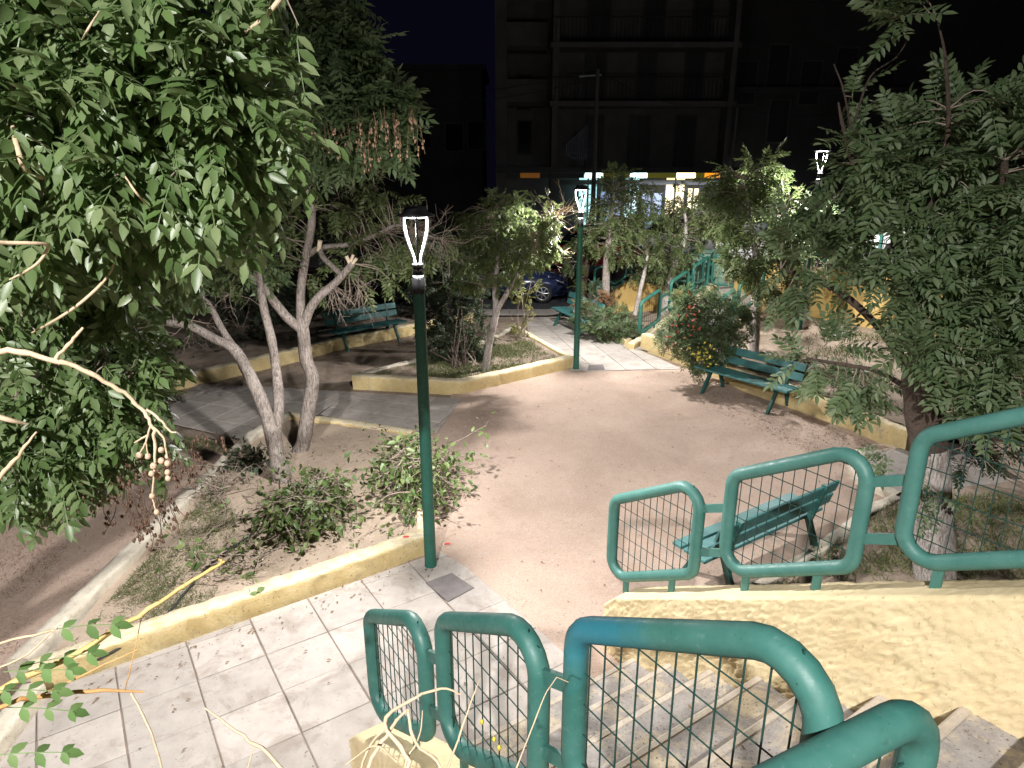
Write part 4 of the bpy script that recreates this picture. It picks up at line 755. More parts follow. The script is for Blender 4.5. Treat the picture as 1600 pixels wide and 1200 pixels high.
small_tree('grey tree in front of the yellow retaining wall', [[(1255, 510, 15.0, .10), (1262, 450, 15.0, .09), (1266, 420, 15.0, .07), (1270, 370, 15.0, .04)]], [(1265, 350, 15, 46), (1300, 390, 15, 44), (1240, 400, 15, 36), (1300, 330, 15.2, 40)], 34, 'leaf_right')
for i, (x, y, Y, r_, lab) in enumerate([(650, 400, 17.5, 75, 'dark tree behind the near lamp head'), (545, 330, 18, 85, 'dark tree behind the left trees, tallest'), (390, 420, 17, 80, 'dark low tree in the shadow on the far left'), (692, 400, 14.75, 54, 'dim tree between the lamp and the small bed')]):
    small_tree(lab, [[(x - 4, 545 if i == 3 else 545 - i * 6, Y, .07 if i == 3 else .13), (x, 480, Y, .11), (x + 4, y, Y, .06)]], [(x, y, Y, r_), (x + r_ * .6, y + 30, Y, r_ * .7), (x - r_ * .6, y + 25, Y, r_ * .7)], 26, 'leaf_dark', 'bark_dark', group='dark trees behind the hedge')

# ------------------------------------------------------------------ shrubs
def shrub(label, base, blobs, dens, leaf, fr=None, per=5, stems=6, flowers=None, name='shrub', cat='shrub', group=None, droop=.1, stem_mat='twig'):
    base = np.asarray(base, float); r = empty(name, base, label, cat, group); mb_ = MB(); pts = []
    for b_ in blobs:
        c = at(b_[0], b_[1], b_[2])
        for k in range(max(2, stems // len(blobs))):
            e = c + rng.normal(size=3) * .15; q = base + np.append(rng.normal(size=2) * .08, 0); C = catmull([q, (q + e) / 2 + rng.normal(size=3) * .06, e], 4); mb_.tube(C, np.linspace(.014, .005, len(C)), 5); pts.append(np.c_[C, np.full(len(C), .01)])
    mb_.build('stems', M[stem_mat], r); sk_ = np.vstack(pts); crown(r, sk_, blobs, dens, fr or FR_BUSH, M[leaf], per, droop=droop, twig_r=.004)
    if flowers:
        for mat_, spots in flowers:
            for x, y, Y, n in spots:
                V, Fc = leaflet(1); V = V * [.06, .035, .03]; D = rng.normal(size=(n, 3)) + [0, 0, .4]; P = at(x, y, Y) + rng.normal(size=(n, 3)) * [.09, .06, .10]
                a, f = instance(V, Fc, frames(D, rng.normal(size=(n, 3))), P, rng.uniform(.7, 1.3, n)); me = tri_mesh('flower', a - offset(r), f, M[mat_]); link('flower', me, r)
    return r
FR_BUSH = [frond(4, .17, .07, .030, 1, .1, .1, 160 + i) for i in range(4)]
fy = gp(1090, 580, .3)[1]
shrub('dense green shrub with red flowers left of the plaza bench', gp(1092, 570, .3), [(1070, 480, fy + .1, 34), (1110, 545, fy - .1, 36), (1080, 490, fy + .1, 44), (1130, 490, fy + .2, 44), (1068, 535, fy - .1, 34), (1110, 530, fy, 40), (1150, 500, fy + .2, 34), (1100, 565, fy - .1, 28), (1050, 525, fy, 26), (1140, 540, fy, 30)], 140, 'leaf_right', flowers=[('petal_red', [(1077, 476, fy - .45, 8), (1062, 500, fy - .45, 7), (1056, 512, fy - .4, 5), (1085, 503, fy - .5, 9), (1079, 520, fy - .5, 5), (1052, 526, fy - .4, 8)]), ('petal_yellow', [(1093, 553, fy - .6, 16), (1103, 552, fy - .6, 16), (1110, 556, fy - .55, 10)])])
sy = gp(940, 528, .1)[1]
shrub('round green shrub with a rusty top at the ramp foot', gp(945, 520, .1), [(940, 500, sy + .1, 30), (970, 505, sy + .1, 28), (915, 495, sy + .3, 26), (985, 515, sy, 24), (950, 515, sy, 30)], 170, 'leaf_right')
shrub('rust coloured dry shrub behind the green one', gp(945, 505, .15), [(935, 470, sy + .7, 22, .6), (960, 470, sy + .8, 22, .6), (910, 478, sy + .8, 18, .6)], 120, 'leaf_rust')
ey = gp(812, 532, .18)[1]
shrub('slender yellow-green shrub at the back of the small bed', gp(812, 530, .18), [(812, 475, ey, 20, 1.4), (825, 455, ey, 18, 1.4), (805, 510, ey, 16), (828, 500, ey, 14), (818, 435, ey, 14)], 60, 'leaf_yellow')
wy = gp(725, 560, .2)[1]
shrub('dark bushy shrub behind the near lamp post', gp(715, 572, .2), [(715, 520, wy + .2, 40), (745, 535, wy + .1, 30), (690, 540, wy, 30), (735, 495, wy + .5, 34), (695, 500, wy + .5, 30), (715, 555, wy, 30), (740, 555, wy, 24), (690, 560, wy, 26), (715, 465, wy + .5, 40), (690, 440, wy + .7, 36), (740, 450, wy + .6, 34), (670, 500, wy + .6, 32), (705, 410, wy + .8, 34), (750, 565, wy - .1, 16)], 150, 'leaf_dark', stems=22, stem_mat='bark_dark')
shrub('small shrub beside the forked tree', gp(745, 570, .2), [(748, 548, wy - .2, 18), (732, 558, wy - .2, 14)], 50, 'leaf_small')
HL = ['dark hedge bush behind the left part of the back kerb', 'dark hedge bush left of the shaded back bench', 'dark hedge bush right behind the shaded back bench', 'dark hedge bush just right of the shaded back bench', 'dark hedge bush at the far left end of the back kerb', 'tall dark bush behind the left half of the shaded bench', 'small dark bush behind the near lamp pole', 'tall dark bush behind the right half of the shaded bench', 'dark bush seen between the stems of the left trees']
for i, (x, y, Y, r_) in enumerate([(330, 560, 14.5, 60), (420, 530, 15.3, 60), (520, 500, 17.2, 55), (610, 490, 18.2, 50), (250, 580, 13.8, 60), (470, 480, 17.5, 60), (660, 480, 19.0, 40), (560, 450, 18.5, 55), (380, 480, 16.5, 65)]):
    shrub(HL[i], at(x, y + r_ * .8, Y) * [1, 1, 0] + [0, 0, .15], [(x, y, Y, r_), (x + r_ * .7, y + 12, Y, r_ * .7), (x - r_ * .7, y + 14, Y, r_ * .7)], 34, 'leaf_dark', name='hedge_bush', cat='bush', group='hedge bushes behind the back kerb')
hy = gp(240, 640, 0)[1]
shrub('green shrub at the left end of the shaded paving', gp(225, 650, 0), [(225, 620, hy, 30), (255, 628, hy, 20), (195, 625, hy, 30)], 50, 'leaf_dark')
gr_ = empty('dry_grass_clump', gp(238, 615, .1), 'reddish dry grass clump at the edge of the shaded paving', 'grass clump'); gm = MB()
for _ in range(46):
    p = gp(238, 615, .1) + np.append(rng.normal(size=2) * .12, 0); d = unit(np.append(rng.normal(size=2) * .4, 1.0)); l = rng.uniform(.3, .75); gm.tube([p, p + d * l * .6, p + d * l + np.append(d[:2], 0) * l * .2 - [0, 0, .05]], [.006, .004, .001], 3, caps=False)
gm.build('blades', M['grass_dry'], gr_)
shrub('low garden plants under the big right tree', gp(1310, 600, .4), [(1290, 575, 10.8, 34, .5), (1340, 590, 10.3, 34, .5), (1240, 560, 12.0, 30, .5)], 26, 'leaf_right')
shrub('dark shrub behind the big tree trunk at right', (6.6, 7.0, .2), [(1560, 700, 6.6, 40), (1520, 720, 6.8, 34), (1590, 660, 6.6, 40)], 30, 'leaf_dark')
shrub('pale green shrub beside the low green street cabinet', (2.3, 17.9, .1), [(925, 455, 17.9, 14), (915, 465, 17.9, 12)], 40, 'leaf_small')

# ------------------------------------------------------------------ cut branches lying in the bed
def brush(label, pts, n_tw, n_leaf, hgt, leaf='leaf_cut', grey=True, ll=.10):
    C = np.array([gp(x, y, .14) for x, y in pts]); root = empty('brush_pile', C.mean(0) * [1, 1, 0] + [0, 0, .12], label, 'brush pile', 'piles of cut branches'); tw_ = MB(); P = []
    for _ in range(n_tw):
        w = rng.dirichlet(np.ones(len(C)) * .6); p = w @ C + rng.normal(size=3) * [.12, .12, 0]; p[2] = .12 + hgt * rng.random() ** 1.5 * .55; D = unit(np.append(rng.normal(size=2), rng.uniform(-.1, .5))); l = rng.uniform(.25, .62); q = [p]
        for k in range(5): D = unit(D + rng.normal(size=3) * .25 + [0, 0, -.08]); q.append(q[-1] + D * l / 5); q[-1][2] = max(q[-1][2], .11)
        tw_.tube(q, np.linspace(rng.uniform(.004, .011), .002, 6), 4, caps=False); P += [(a, D) for a in q[1:]]
        for f in range(2):
            i = rng.integers(1, 5); D2 = unit(D + rng.normal(size=3) * .8); e = q[i] + D2 * l * .3; e[2] = max(e[2], .11); tw_.tube([q[i], (q[i] + e) / 2 + rng.normal(size=3) * .02, e], [.004, .003, .0015], 3, caps=False); P.append((e, D2))
    tw_.build('branches', M['twig'], root)
    if n_leaf:
        idx = rng.integers(0, len(P), n_leaf); pos = np.array([P[i][0] for i in idx]) + rng.normal(size=(n_leaf, 3)) * .05; pos[:, 2] = np.maximum(pos[:, 2], .12); dr = np.array([P[i][1] for i in idx]) * .5 + rng.normal(size=(n_leaf, 3)) * .6 + [0, 0, -.55]; R = frames(dr, rng.normal(size=(n_leaf, 3)) * .6 + [0, -.3, 1.0]); Sc = rng.uniform(.6, 1.2, n_leaf); V, Fc = leaflet(2); V = V * [ll, ll * .5, ll * .6]
        x, y, dep = proj(pos); order = np.argsort(dep); me = tri_mesh('leaf', V, Fc, M[leaf]); off = offset(root)
        for i in order[:120]: o = link('leaf', me, root); o.matrix_local = Matrix.LocRotScale(Vector(pos[i] - off), Matrix(R[i].tolist()).to_quaternion(), Vector((Sc[i],) * 3))
        a, f = instance(V, Fc, R[order[120:]], pos[order[120:]], Sc[order[120:]]); link('foliage', tri_mesh('foliage', a - off, f, M[leaf]), root, 'stuff')
    return root
brush('largest heap of leafy cut branches in the middle of the bed', [(420, 860), (470, 800), (540, 790), (500, 770), (450, 790), (540, 830), (420, 840)], 190, 1250, .75)
brush('leafy cut branches leaning around the near lamp post', [(600, 740), (640, 700), (690, 740), (730, 790), (650, 800), (600, 800), (700, 800), (620, 820)], 170, 1250, 1.15)
brush('bare grey twigs heaped near the left kerb', [(315, 775), (345, 765), (330, 795), (360, 745)], 60, 40, .3)
brush('dark leafy twigs at the foot of the left tree', [(400, 735), (380, 720), (410, 715), (375, 740)], 36, 260, .25, 'leaf_dark')
brush('scattered small cuttings along the yellow kerb', [(310, 920), (360, 900), (280, 835), (360, 815), (430, 900)], 24, 130, .1)
# loose stick, garden hose, litter
st = empty('dead_branch', gp(335, 740, .15), 'dark dead branch sticking up by the left kerb', 'branch'); sb = MB()
for P in ([(375, 720), (352, 705), (338, 690), (326, 684)], [(352, 705), (350, 722), (345, 740)], [(352, 707), (385, 704)]): sb.tube(catmull([at(x, y, 8.6) for x, y in P], 3), .012, 5)
sb.build('stick', M['bark_dark'], st)
hs = MB(); hs.tube(catmull([gp(x, y, .13) for x, y in [(150, 1032), (200, 1005), (255, 965), (290, 925), (330, 880), (365, 855), (400, 830)]], 5), .011, 6); tag(hs.build('garden_hose', M['hose'], off=gp(255, 965, .13)), 'thin black hose lying across the bed', 'hose')
for x, y, lab in ((634, 839, 'red scrap lying on the yellow kerb left of the lamp post'), (699, 850, 'red scrap on the dirt right of the lamp post')):
    p = gp(x, y, .21 if x < 650 else .01); mb = MB(); mb.add([p + d for d in ([-.035, -.01, 0], [.03, -.014, .006], [.04, .006, .012], [-.024, .012, .006], [0, 0, .018])], [(0, 1, 4), (1, 2, 4), (2, 3, 4), (3, 0, 4), (3, 2, 1, 0)]); tag(mb.build('litter', M['red_plastic'], off=p), lab, 'litter')

# ------------------------------------------------------------------ ground cover
def inside(p, poly):
    c = False; n = len(poly)
    for i in range(n):
        a, b_ = poly[i], poly[i - 1]
        if (a[1] > p[1]) != (b_[1] > p[1]) and p[0] < (b_[0] - a[0]) * (p[1] - a[1]) / (b_[1] - a[1]) + a[0]: c = not c
    return c
def scatter(poly, n, thr=None, sc=1.0):
    poly = [tuple(p[:2]) for p in poly]; xs = [p[0] for p in poly]; ys = [p[1] for p in poly]; out = []; tries = 0
    while len(out) < n and tries < n * 30:
        tries += 1; p = (rng.uniform(min(xs), max(xs)), rng.uniform(min(ys), max(ys)))
        if thr is not None and noise.noise(Vector((p[0] * sc, p[1] * sc, 3.1))) + .35 * noise.noise(Vector((p[0] * sc * 4, p[1] * sc * 4, 7))) < thr + rng.normal() * .12: continue
        if inside(p, poly): out.append(p)
    return np.array(out)
def blades(name, label, poly, n, zf, h, mat='grass', thr=.0, sc=1.2):
    P = scatter(poly, n, thr, sc); P3 = np.array([(x, y, zf(x, y)) for x, y in P]); k = len(P3); V = np.array([(0, .1, 0), (0, -.1, 0), (.7, .05, .1), (1, 0, .25)]) * [h, h * .5, h]; Fc = np.array([(0, 1, 2), (1, 3, 2)])
    D = np.c_[rng.normal(size=(k, 2)) * .7, np.full(k, .8)]; a, f = instance(V, Fc, frames(D, rng.normal(size=(k, 3))), P3, rng.uniform(.5, 1.3, k)); o = link(name, tri_mesh(name, a, f, M[mat]), None, 'stuff'); tag(o, label, 'grass'); return o
blades('grass', 'thin patchy grass on the left part of the tree bed', [(-3.8, 4.7), (-2.8, 5.4), (-3.2, 7.0), (-3.8, 7.6)], 6000, bed1_z, .05, thr=.0)
blades('grass', 'short grass in the small kerbed tree bed', [(-2.7, 12.35), (-.95, 12.0), (1.0, 13.5), (.4, 15), (-.6, 14.6)], 9000, bed2_z, .08, thr=-.1)
blades('grass', 'low weeds behind the kerb of the near bench', [(2.6, 5.75), (4.4, 7.2), (6.5, 7.6), (6.5, 5), (3.5, 4)], 8000, near_z, .10, thr=-.05)
blades('grass', 'sparse grass in the right garden', [(4.8, 12.0), (5.8, 9.5), (10, 9.6), (9.5, 12.4), (7, 15)], 7000, gard_z, .10, thr=.0)
blades('dry_grass', 'dry grass along the edge of the shaded paving', [(-5.6, 9.9), (-3.9, 9.3), (-3.9, 9.0), (-6.2, 9.5)], 2500, lambda x, y: -.03, .07, thr=-.3)
blades('dry_grass', 'dark dry grass on the bare ground left of the long kerb', [(-6, 4.6), (-4.15, 4.6), (-4.05, 8.5), (-6, 9)], 7000, lambda x, y: -.03, .05, 'grass_dry', .05)
def litter(name, label, polys, mat, size, n, cat, z=.006, thr=None, flat=True):
    VV, FF, n0 = [], [], 0
    for poly, k, zf in polys:
        P = scatter(poly, k, thr, .8); P3 = np.array([(x, y, zf(x, y)) for x, y in P]); kk = len(P3)
        if flat: V, Fc = leaflet(1); V = V * [size, size * .5, size * .8]
        else: V = np.array([(1, 0, 0), (-1, 0, 0), (0, 1, 0), (0, -1, 0), (0, 0, .7), (0, 0, -.5)]) * size * .5; Fc = np.array([(0, 2, 4), (2, 1, 4), (1, 3, 4), (3, 0, 4)])
        D = np.c_[rng.normal(size=(kk, 2)), rng.normal(size=kk) * .15]; a, f = instance(V, Fc, frames(D, np.c_[rng.normal(size=(kk, 2)) * .25, np.ones(kk)]), P3, rng.uniform(.35, 1.3, kk) ** 1.3); VV.append(a); FF.append(f + n0); n0 += len(a)
    return tag(link(name, tri_mesh(name, np.vstack(VV), np.vstack(FF), M[mat]), None, 'stuff'), label, cat)
PL = [(-.9, 6.6), (-1.35, 9.4), (-1.0, 11.7), (1.2, 13.4), (3.4, 13.6), (4.2, 11.9), (5.3, 9.9), (5.6, 8.6), (2.3, 5.5), (1.5, 4.7), (.2, 5.0)]
BED = [(-3.8, 4.7), (-1.05, 6.6), (-1.5, 9.3), (-3.6, 10.1), (-3.85, 7)]; NEARP = [(-3.7, 4.25), (-3.5, 2.9), (-1.6, 2.9), (-.2, 4.2), (.2, 5.0), (-.5, 6.0), (-.8, 6.3)]
EDGE = [(-3.7, 4.3), (-.85, 6.35), (-.6, 6.1), (-3.5, 4.05)]; RIGHT = [(3.2, 13.4), (4.2, 11.8), (5.3, 9.9), (5.6, 8.9), (4.6, 8.6), (3.4, 11)]
litter('pebbles', 'fine grit on the dirt plaza', [(PL, 16000, lambda x, y: .002), (BED, 3500, lambda x, y: bed1_z(x, y) + .004)], 'pebble', .017, 0, 'grit', flat=False)
litter('fallen_leaves', 'small dead leaves and twig bits on the ground', [(PL, 420, lambda x, y: .008), (RIGHT, 1500, lambda x, y: .008), (BED, 1100, lambda x, y: bed1_z(x, y) + .012), (NEARP, 55, lambda x, y: .028), (EDGE, 130, lambda x, y: .028), ([(4.8, 12), (5.8, 9.5), (9, 9.6), (8, 13.5)], 900, lambda x, y: gard_z(x, y) + .03), ([(3, 6), (4.6, 7.2), (6.4, 7.5), (5.5, 5)], 500, lambda x, y: near_z(x, y) + .03)], 'dead_leaf', .032, 0, 'leaf litter')
stl = []
for k in range(40):
    s = rng.uniform(-2.9, -.3); n_ = rng.uniform(1.5, 3.2); kk = math.floor((-.99 - s) / RUN) + 1; stl.append(sn(s, n_, 1.44 - RISE * kk + .006))
V, Fc = leaflet(1); a, f = instance(V * [.045, .02, .03], Fc, frames(np.c_[rng.normal(size=(40, 2)), np.zeros(40)], np.tile([0, 0, 1.0], (40, 1)) + rng.normal(size=(40, 3)) * .3), np.array(stl), rng.uniform(.4, 1.2, 40)); tag(link('fallen_leaves', tri_mesh('fallen_leaves', a, f, M['dead_leaf']), None, 'stuff'), 'few dead leaves on the stair treads', 'leaf litter')

# ------------------------------------------------------------------ ramp, retaining walls, back railings
ru = unit([.612, .79, 0]); rn = np.array([ru[1], -ru[0], 0])
def rp_(u, n, z=0.0): return np.array([2.95, 14.85, 0]) + ru * u + rn * n + [0, 0, z]
def rz_(u): return .02 + .175 * max(0, u - .3)
rm = MB(); V = []; us = np.linspace(0, 6.4, 14)
for u in us: V += [rp_(u, -.15, rz_(u)), rp_(u, 1.25, rz_(u))]
rm.add(V, [(2 * i, 2 * i + 1, 2 * i + 3, 2 * i + 2) for i in range(len(us) - 1)]); o = rm.build('ramp', M['slab'], kind='structure'); o['label'] = 'pale concrete ramp climbing to the street'
kerb('kerb', [rp_(u, -.25, rz_(u)) for u in np.linspace(-.1, 6.3, 9)], .18, .12, M['kerb_paint'], 'yellow kerb on the left of the ramp', z0=-.6)
kerb('kerb', [rp_(u, 1.35, rz_(u)) for u in np.linspace(-.1, 6.3, 9)], .18, .12, M['kerb_paint'], 'yellow kerb on the right of the ramp', z0=-.6)
railing('green railing on the left side of the ramp', rp_(.6, -.25), [(rp_(a, -.25, rz_(a) + .24), rp_(b_, -.25, rz_(b_) + .24)) for a, b_ in ((.35, 1.35), (1.9, 2.9), (3.2, 4.2), (4.5, 5.5))], mat='rail_back', tube=.045, wires=(.11, .2))
railing('green railing on the right side of the ramp', rp_(.3, 1.35), [(rp_(a, 1.35, rz_(a) + .24), rp_(b_, 1.35, rz_(b_) + .24)) for a, b_ in ((-.1, 1.9), (2.2, 3.9), (4.2, 5.6))], mat='rail_back', tube=.045, wires=(.11, .2))
def wall(name, pts, th, zb, label, mat='ochre'):
    """pts: (x, y, ztop)"""
    mb_ = MB(); P = [np.array(p[:2]) for p in pts]; n = len(P); V = []
    for i in range(n):
        t = unit(P[min(i + 1, n - 1)] - P[max(i - 1, 0)]); sd = np.array([-t[1], t[0]]) * th / 2
        for q, z in ((P[i] - sd, zb), (P[i] - sd, pts[i][2]), (P[i] + sd, pts[i][2]), (P[i] + sd, zb)): V.append((q[0], q[1], z))
    Fs = [(4 * i + k, 4 * i + 4 + k, 4 * i + 5 + k, 4 * i + k + 1) for i in range(n - 1) for k in range(3)] + [(0, 1, 2, 3), (4 * n - 1, 4 * n - 2, 4 * n - 3, 4 * n - 4)]
    o_ = mb_.add(V, Fs).build(name, M[mat], off=np.array([*pts[0][:2], 0.0])); return tag(o_, label, 'wall')
wq = [at(x, y, Y) for x, y, Y in [(952, 460, 18.35), (986, 437, 18.4), (1030, 446, 18.45), (1075, 456, 18.5), (1120, 458, 18.5)]]
wall('retaining_wall', [tuple(p) for p in wq], .2, -.1, 'yellow stepped wall below the street railing at the back')
def top_along(i, t): return wq[i] + (wq[i + 1] - wq[i]) * t
railing('dark green street railing above the back wall', wq[1], [(wq[1] + [.0, 0, .14], wq[1] + [.85, 0, .02]), (wq[1] + [1.1, 0, .0], wq[1] + [1.95, 0, -.1]), (wq[1] + [2.2, 0, -.1], wq[1] + [3.1, 0, -.2])], mat='rail_back', tube=.035, wires=(.9, .16))
railing('green railing corner beside the low cabinet', np.array([2.2, 18.6, .1]), [(at(928, 462, 18.3), at(944, 458, 18.4)), (at(952, 450, 18.45), at(978, 432, 18.5))], mat='rail_back', tube=.035, wires=(.3, .3))
wall('retaining_wall', [(6.2, 18.4, 1.6), (7.1, 16.4, 1.7), (8.2, 14.6, 1.78), (10.2, 13.4, 1.85), (14, 12.2, 1.95)], .25, .2, 'yellow retaining wall behind the right trees')
up = poly_sheet('upper_pavement', [(6.3, 18.5, 1.0), (7.2, 16.5, 1.55), (8.3, 14.75, 1.65), (10.3, 13.55, 1.7), (14.1, 12.35, 1.75), (40, 8, 1.75), (40, 19.35, 1.7), (12.9, 19.35, 1.66), (6.6, 19.35, .8)], M['slab'], 'upper street pavement on the right')
railing('teal railing on top of the right retaining wall', (6.9, 16.8, 1.6), [((6.7, 17.3, 1.80), (7.2, 16.25, 1.85)), ((7.35, 16.0, 1.86), (8.05, 14.9, 1.9))], mat='rail_back', tube=.04, wires=(.12, .2))

# ------------------------------------------------------------------ street things
def cabinet(loc, size, label, name='street_cabinet', rz=.1):
    loc = np.asarray(loc, float); r = empty(name, loc, label, 'cabinet', None); w, d, h = size
    MB().box(loc + [0, 0, .05], (w * .96, d * .96, .1)).build('plinth', M['kerb_bare'], r); MB().box(loc + [0, 0, .1 + h / 2], (w, d, h), None, .015).build('body', M['cabinet_green'], r)
    MB().add([loc + [sx * (w / 2 + .04), sy * (d / 2 + .04), .1 + h] for sx, sy in ((-1, -1), (1, -1), (1, 1), (-1, 1))] + [loc + [sx * (w / 2 - .08), sy * .03, .1 + h + .09] for sx, sy in ((-1, -1), (1, -1), (1, 1), (-1, 1))], [(3, 2, 1, 0), (0, 1, 5, 4), (1, 2, 6, 5), (2, 3, 7, 6), (3, 0, 4, 7), (4, 5, 6, 7)]).build('roof', M['cabinet_green'], r)
    for sx in (-1, 1):
        d_ = MB().box(loc + [sx * w / 4, -d / 2 - .008, .1 + h / 2], (w / 2 - .03, .014, h - .08), None, .004).build('door', M['cabinet_green'], r); MB().box(loc + [sx * .05, -d / 2 - .022, .1 + h / 2], (.02, .015, .12)).build('handle', M['lamp_black'], d_)
    return r
c1 = at(1103, 440, 18.9); cabinet([c1[0], 18.95, .62], (.95, .4, 1.0), 'pale green street cabinet above the ramp')
cabinet([2.75, 18.95, .12], (1.15, .4, .62), 'low pale green cabinet between the tree trunks')
def car(loc, rz, mat, label, group=None):
    r = empty('parked_car', (0, 0, 0), label, 'car', group); bm = bmesh.new()
    prof = [(-2.05, .30), (-2.1, .55), (-2.02, .82), (-1.7, .92), (-.9, .95), (.75, .93), (1.5, .85), (1.95, .68), (2.08, .48), (2.04, .28), (1.72, .22), (-1.7, .22)]
    def loft(pr, ws, name, m_, bev=.05):
        bm = bmesh.new(); L_ = []
        for sy in (-1, 1): L_.append([bm.verts.new((x, sy * w, z)) for (x, z), w in zip(pr, ws)])
        n = len(pr); bm.faces.new(L_[0]); bm.faces.new(L_[1][::-1])
        for i in range(n): bm.faces.new((L_[0][i], L_[1][i], L_[1][(i + 1) % n], L_[0][(i + 1) % n]))
        bmesh.ops.recalc_face_normals(bm, faces=bm.faces[:]); bmesh.ops.bevel(bm, geom=bm.edges[:], offset=bev, segments=2, affect='EDGES', clamp_overlap=True)
        me = bpy.data.meshes.new(name); bm.to_mesh(me); bm.free(); me.polygons.foreach_set('use_smooth', [True] * len(me.polygons)); me.materials.append(M[m_]); return link(name, me, r)
    loft(prof, [.80 if abs(x) > 1.9 else .86 for x, z in prof], 'body', mat, .07)
    loft([(-1.75, .90), (-1.25, 1.36), (-.35, 1.46), (.25, 1.42), (1.0, .92)], [.76, .62, .60, .61, .76], 'cabin_glass', 'glass_dark', .04)
    loft([(-1.28, 1.372), (-.35, 1.47), (.27, 1.43), (.22, 1.40), (-.35, 1.44), (-1.22, 1.345)], [.60] * 6, 'roof', mat, .01)
    for x in (-1.28, 1.30):
        for sy in (-1, 1):
            w = MB(); P = [(x + .24 * math.cos(a), sy * .79, .31 + .24 * math.sin(a)) for a in np.linspace(0, 2 * math.pi, 21)[:-1]]; w.tube(P, .075, 8, closed=True); wo = w.build('wheel', M['rubber'], r); rm_ = MB()
            for k in range(7): a = 2 * math.pi * k / 7; d = np.array([math.cos(a), 0, math.sin(a)]); rm_.tube([np.array([x, sy * .845, .31]), np.array([x, sy * .835, .31]) + d * .20], [.03, .018], 5)
            rm_.tube([(x + .2 * math.cos(a), sy * .835, .31 + .2 * math.sin(a)) for a in np.linspace(0, 2 * math.pi, 21)[:-1]], .018, 6, closed=True); rm_.build('rim', M['rim'], wo)
            MB().tube([(x, sy * .78, .31), (x, sy * .80, .31)], .2, 16).build('brake_disc', M['rubber'], wo)
    for sy in (-1, 1):
        MB().box((1.80, sy * .60, .66), (.34, .30, .12), np.array([[.94, 0, .34], [0, 1, 0], [-.34, 0, .94]]), .04).build('headlight', M['headlight'], r); MB().box((-2.0, sy * .62, .72), (.12, .26, .12), None, .03).build('tail_light', M['red_light'], r); MB().box((.72, sy * .90, .98), (.12, .16, .1), None, .03).build('mirror', M[mat], r)
    r.location = tuple(loc); r.rotation_euler = (0, 0, rz); return r
cw = at(848, 474, 20.7); car((cw[0] - 1.22, 21.3, .01), -.12, 'car_blue', 'dark blue car parked behind the small bed, its front wheel in view', 'cars in the street')
car((-4.1, 20.75, .01), -.05, 'car_black', 'black car mostly hidden behind the dark shrub', 'cars in the street')
car((3.4, 25.6, street_z(3.4)), 0, 'car_red', 'red car across the street between tree trunks', 'cars in the street')
car((10.3, 17.3, 1.69), .15, 'car_white', 'white car behind the yellow retaining wall at right', 'cars in the street')
car((6.6, 25.4, street_z(6.6)), .1, 'car_white', 'pale car in front of the lit shop', 'cars in the street')
wp = at(1132, 410, 19.2); wr = empty('white_panel', [wp[0] + .6, 19.6, .8], 'white painted panel wall right of the street cabinet', 'panel wall'); MB().box([wp[0] + .6, 19.6, 1.35], (1.6, .12, 1.2), None, .01).build('panel', M['car_white'], wr); MB().box([wp[0] + .6, 19.6, 1.98], (1.7, .2, .06)).build('coping', M['kerb_bare'], wr)

# ------------------------------------------------------------------ buildings across the street
YB = 31.0
def bx(px, py, Y=YB): return at(px, py, Y)
bld = empty('apartment_building', (6, YB, 0), 'dim grey apartment block with balconies above a lit corner shop', 'building')
xl, xr = bx(862, 165)[0], bx(1130, 165)[0]; xw = bx(776, 165)[0]; fz = [bx(900, y)[2] for y in (268, 166, 78, -12)]
MB().box([(xl + xr) / 2, YB + 5, 9.5 + fz[0] / 2], (xr - xl, 10, 19 - fz[0])).build('wall', M['facade'], bld)
MB().box([(xw + xl) / 2, YB + 6.2, 9.5], (xl - xw, 10, 19)).build('side_wing', M['facade'], bld)
MB().box([(xl + xr) / 2, YB + 6.4, fz[0] / 2], (xr - xl - .1, 10, fz[0])).build('shop_back_wall', M['facade_dark'], bld)
for i, z in enumerate(fz[1:] + [fz[3] + 3]):
    MB().box([(xl + xr) / 2, YB - .65, z], (xr - xl + .3, 1.35, .2)).build('balcony_slab', M['facade'], bld)
    rl = MB(); rl.tube([(xl - .1, YB - 1.28, z + 1.0), (xr + .1, YB - 1.28, z + 1.0)], .03, 5)
    for x in np.arange(xl - .1, xr + .1, .16): rl.tube([(x, YB - 1.28, z + .1), (x, YB - 1.28, z + 1.0)], .012, 4, caps=False)
    rl.build('balcony_railing', M['cable'], bld)
    MB().box([(xw + xl) / 2 - .1, YB + .75, z + .12], (xl - xw - .2, .9, .18)).build('balcony_slab', M['facade_dark'], bld)
    MB().box([(xw + xl) / 2 - .1, YB + .33, z + .65], (xl - xw - .2, .08, .9)).build('balcony_parapet', M['facade'], bld)
MB().box([xl + .08, YB - 1.1, fz[2] / 2 + 2.5], (.26, .3, fz[2] + 5)).build('pillar', M['facade'], bld)
MB().box([xw + .2, YB + .6, 9], (.5, 1.2, 18)).build('pillar', M['facade'], bld)
MB().box([xr - .1, YB - .9, 9 + fz[0] / 2], (.2, .9, 18 - fz[0])).build('pillar', M['facade'], bld)
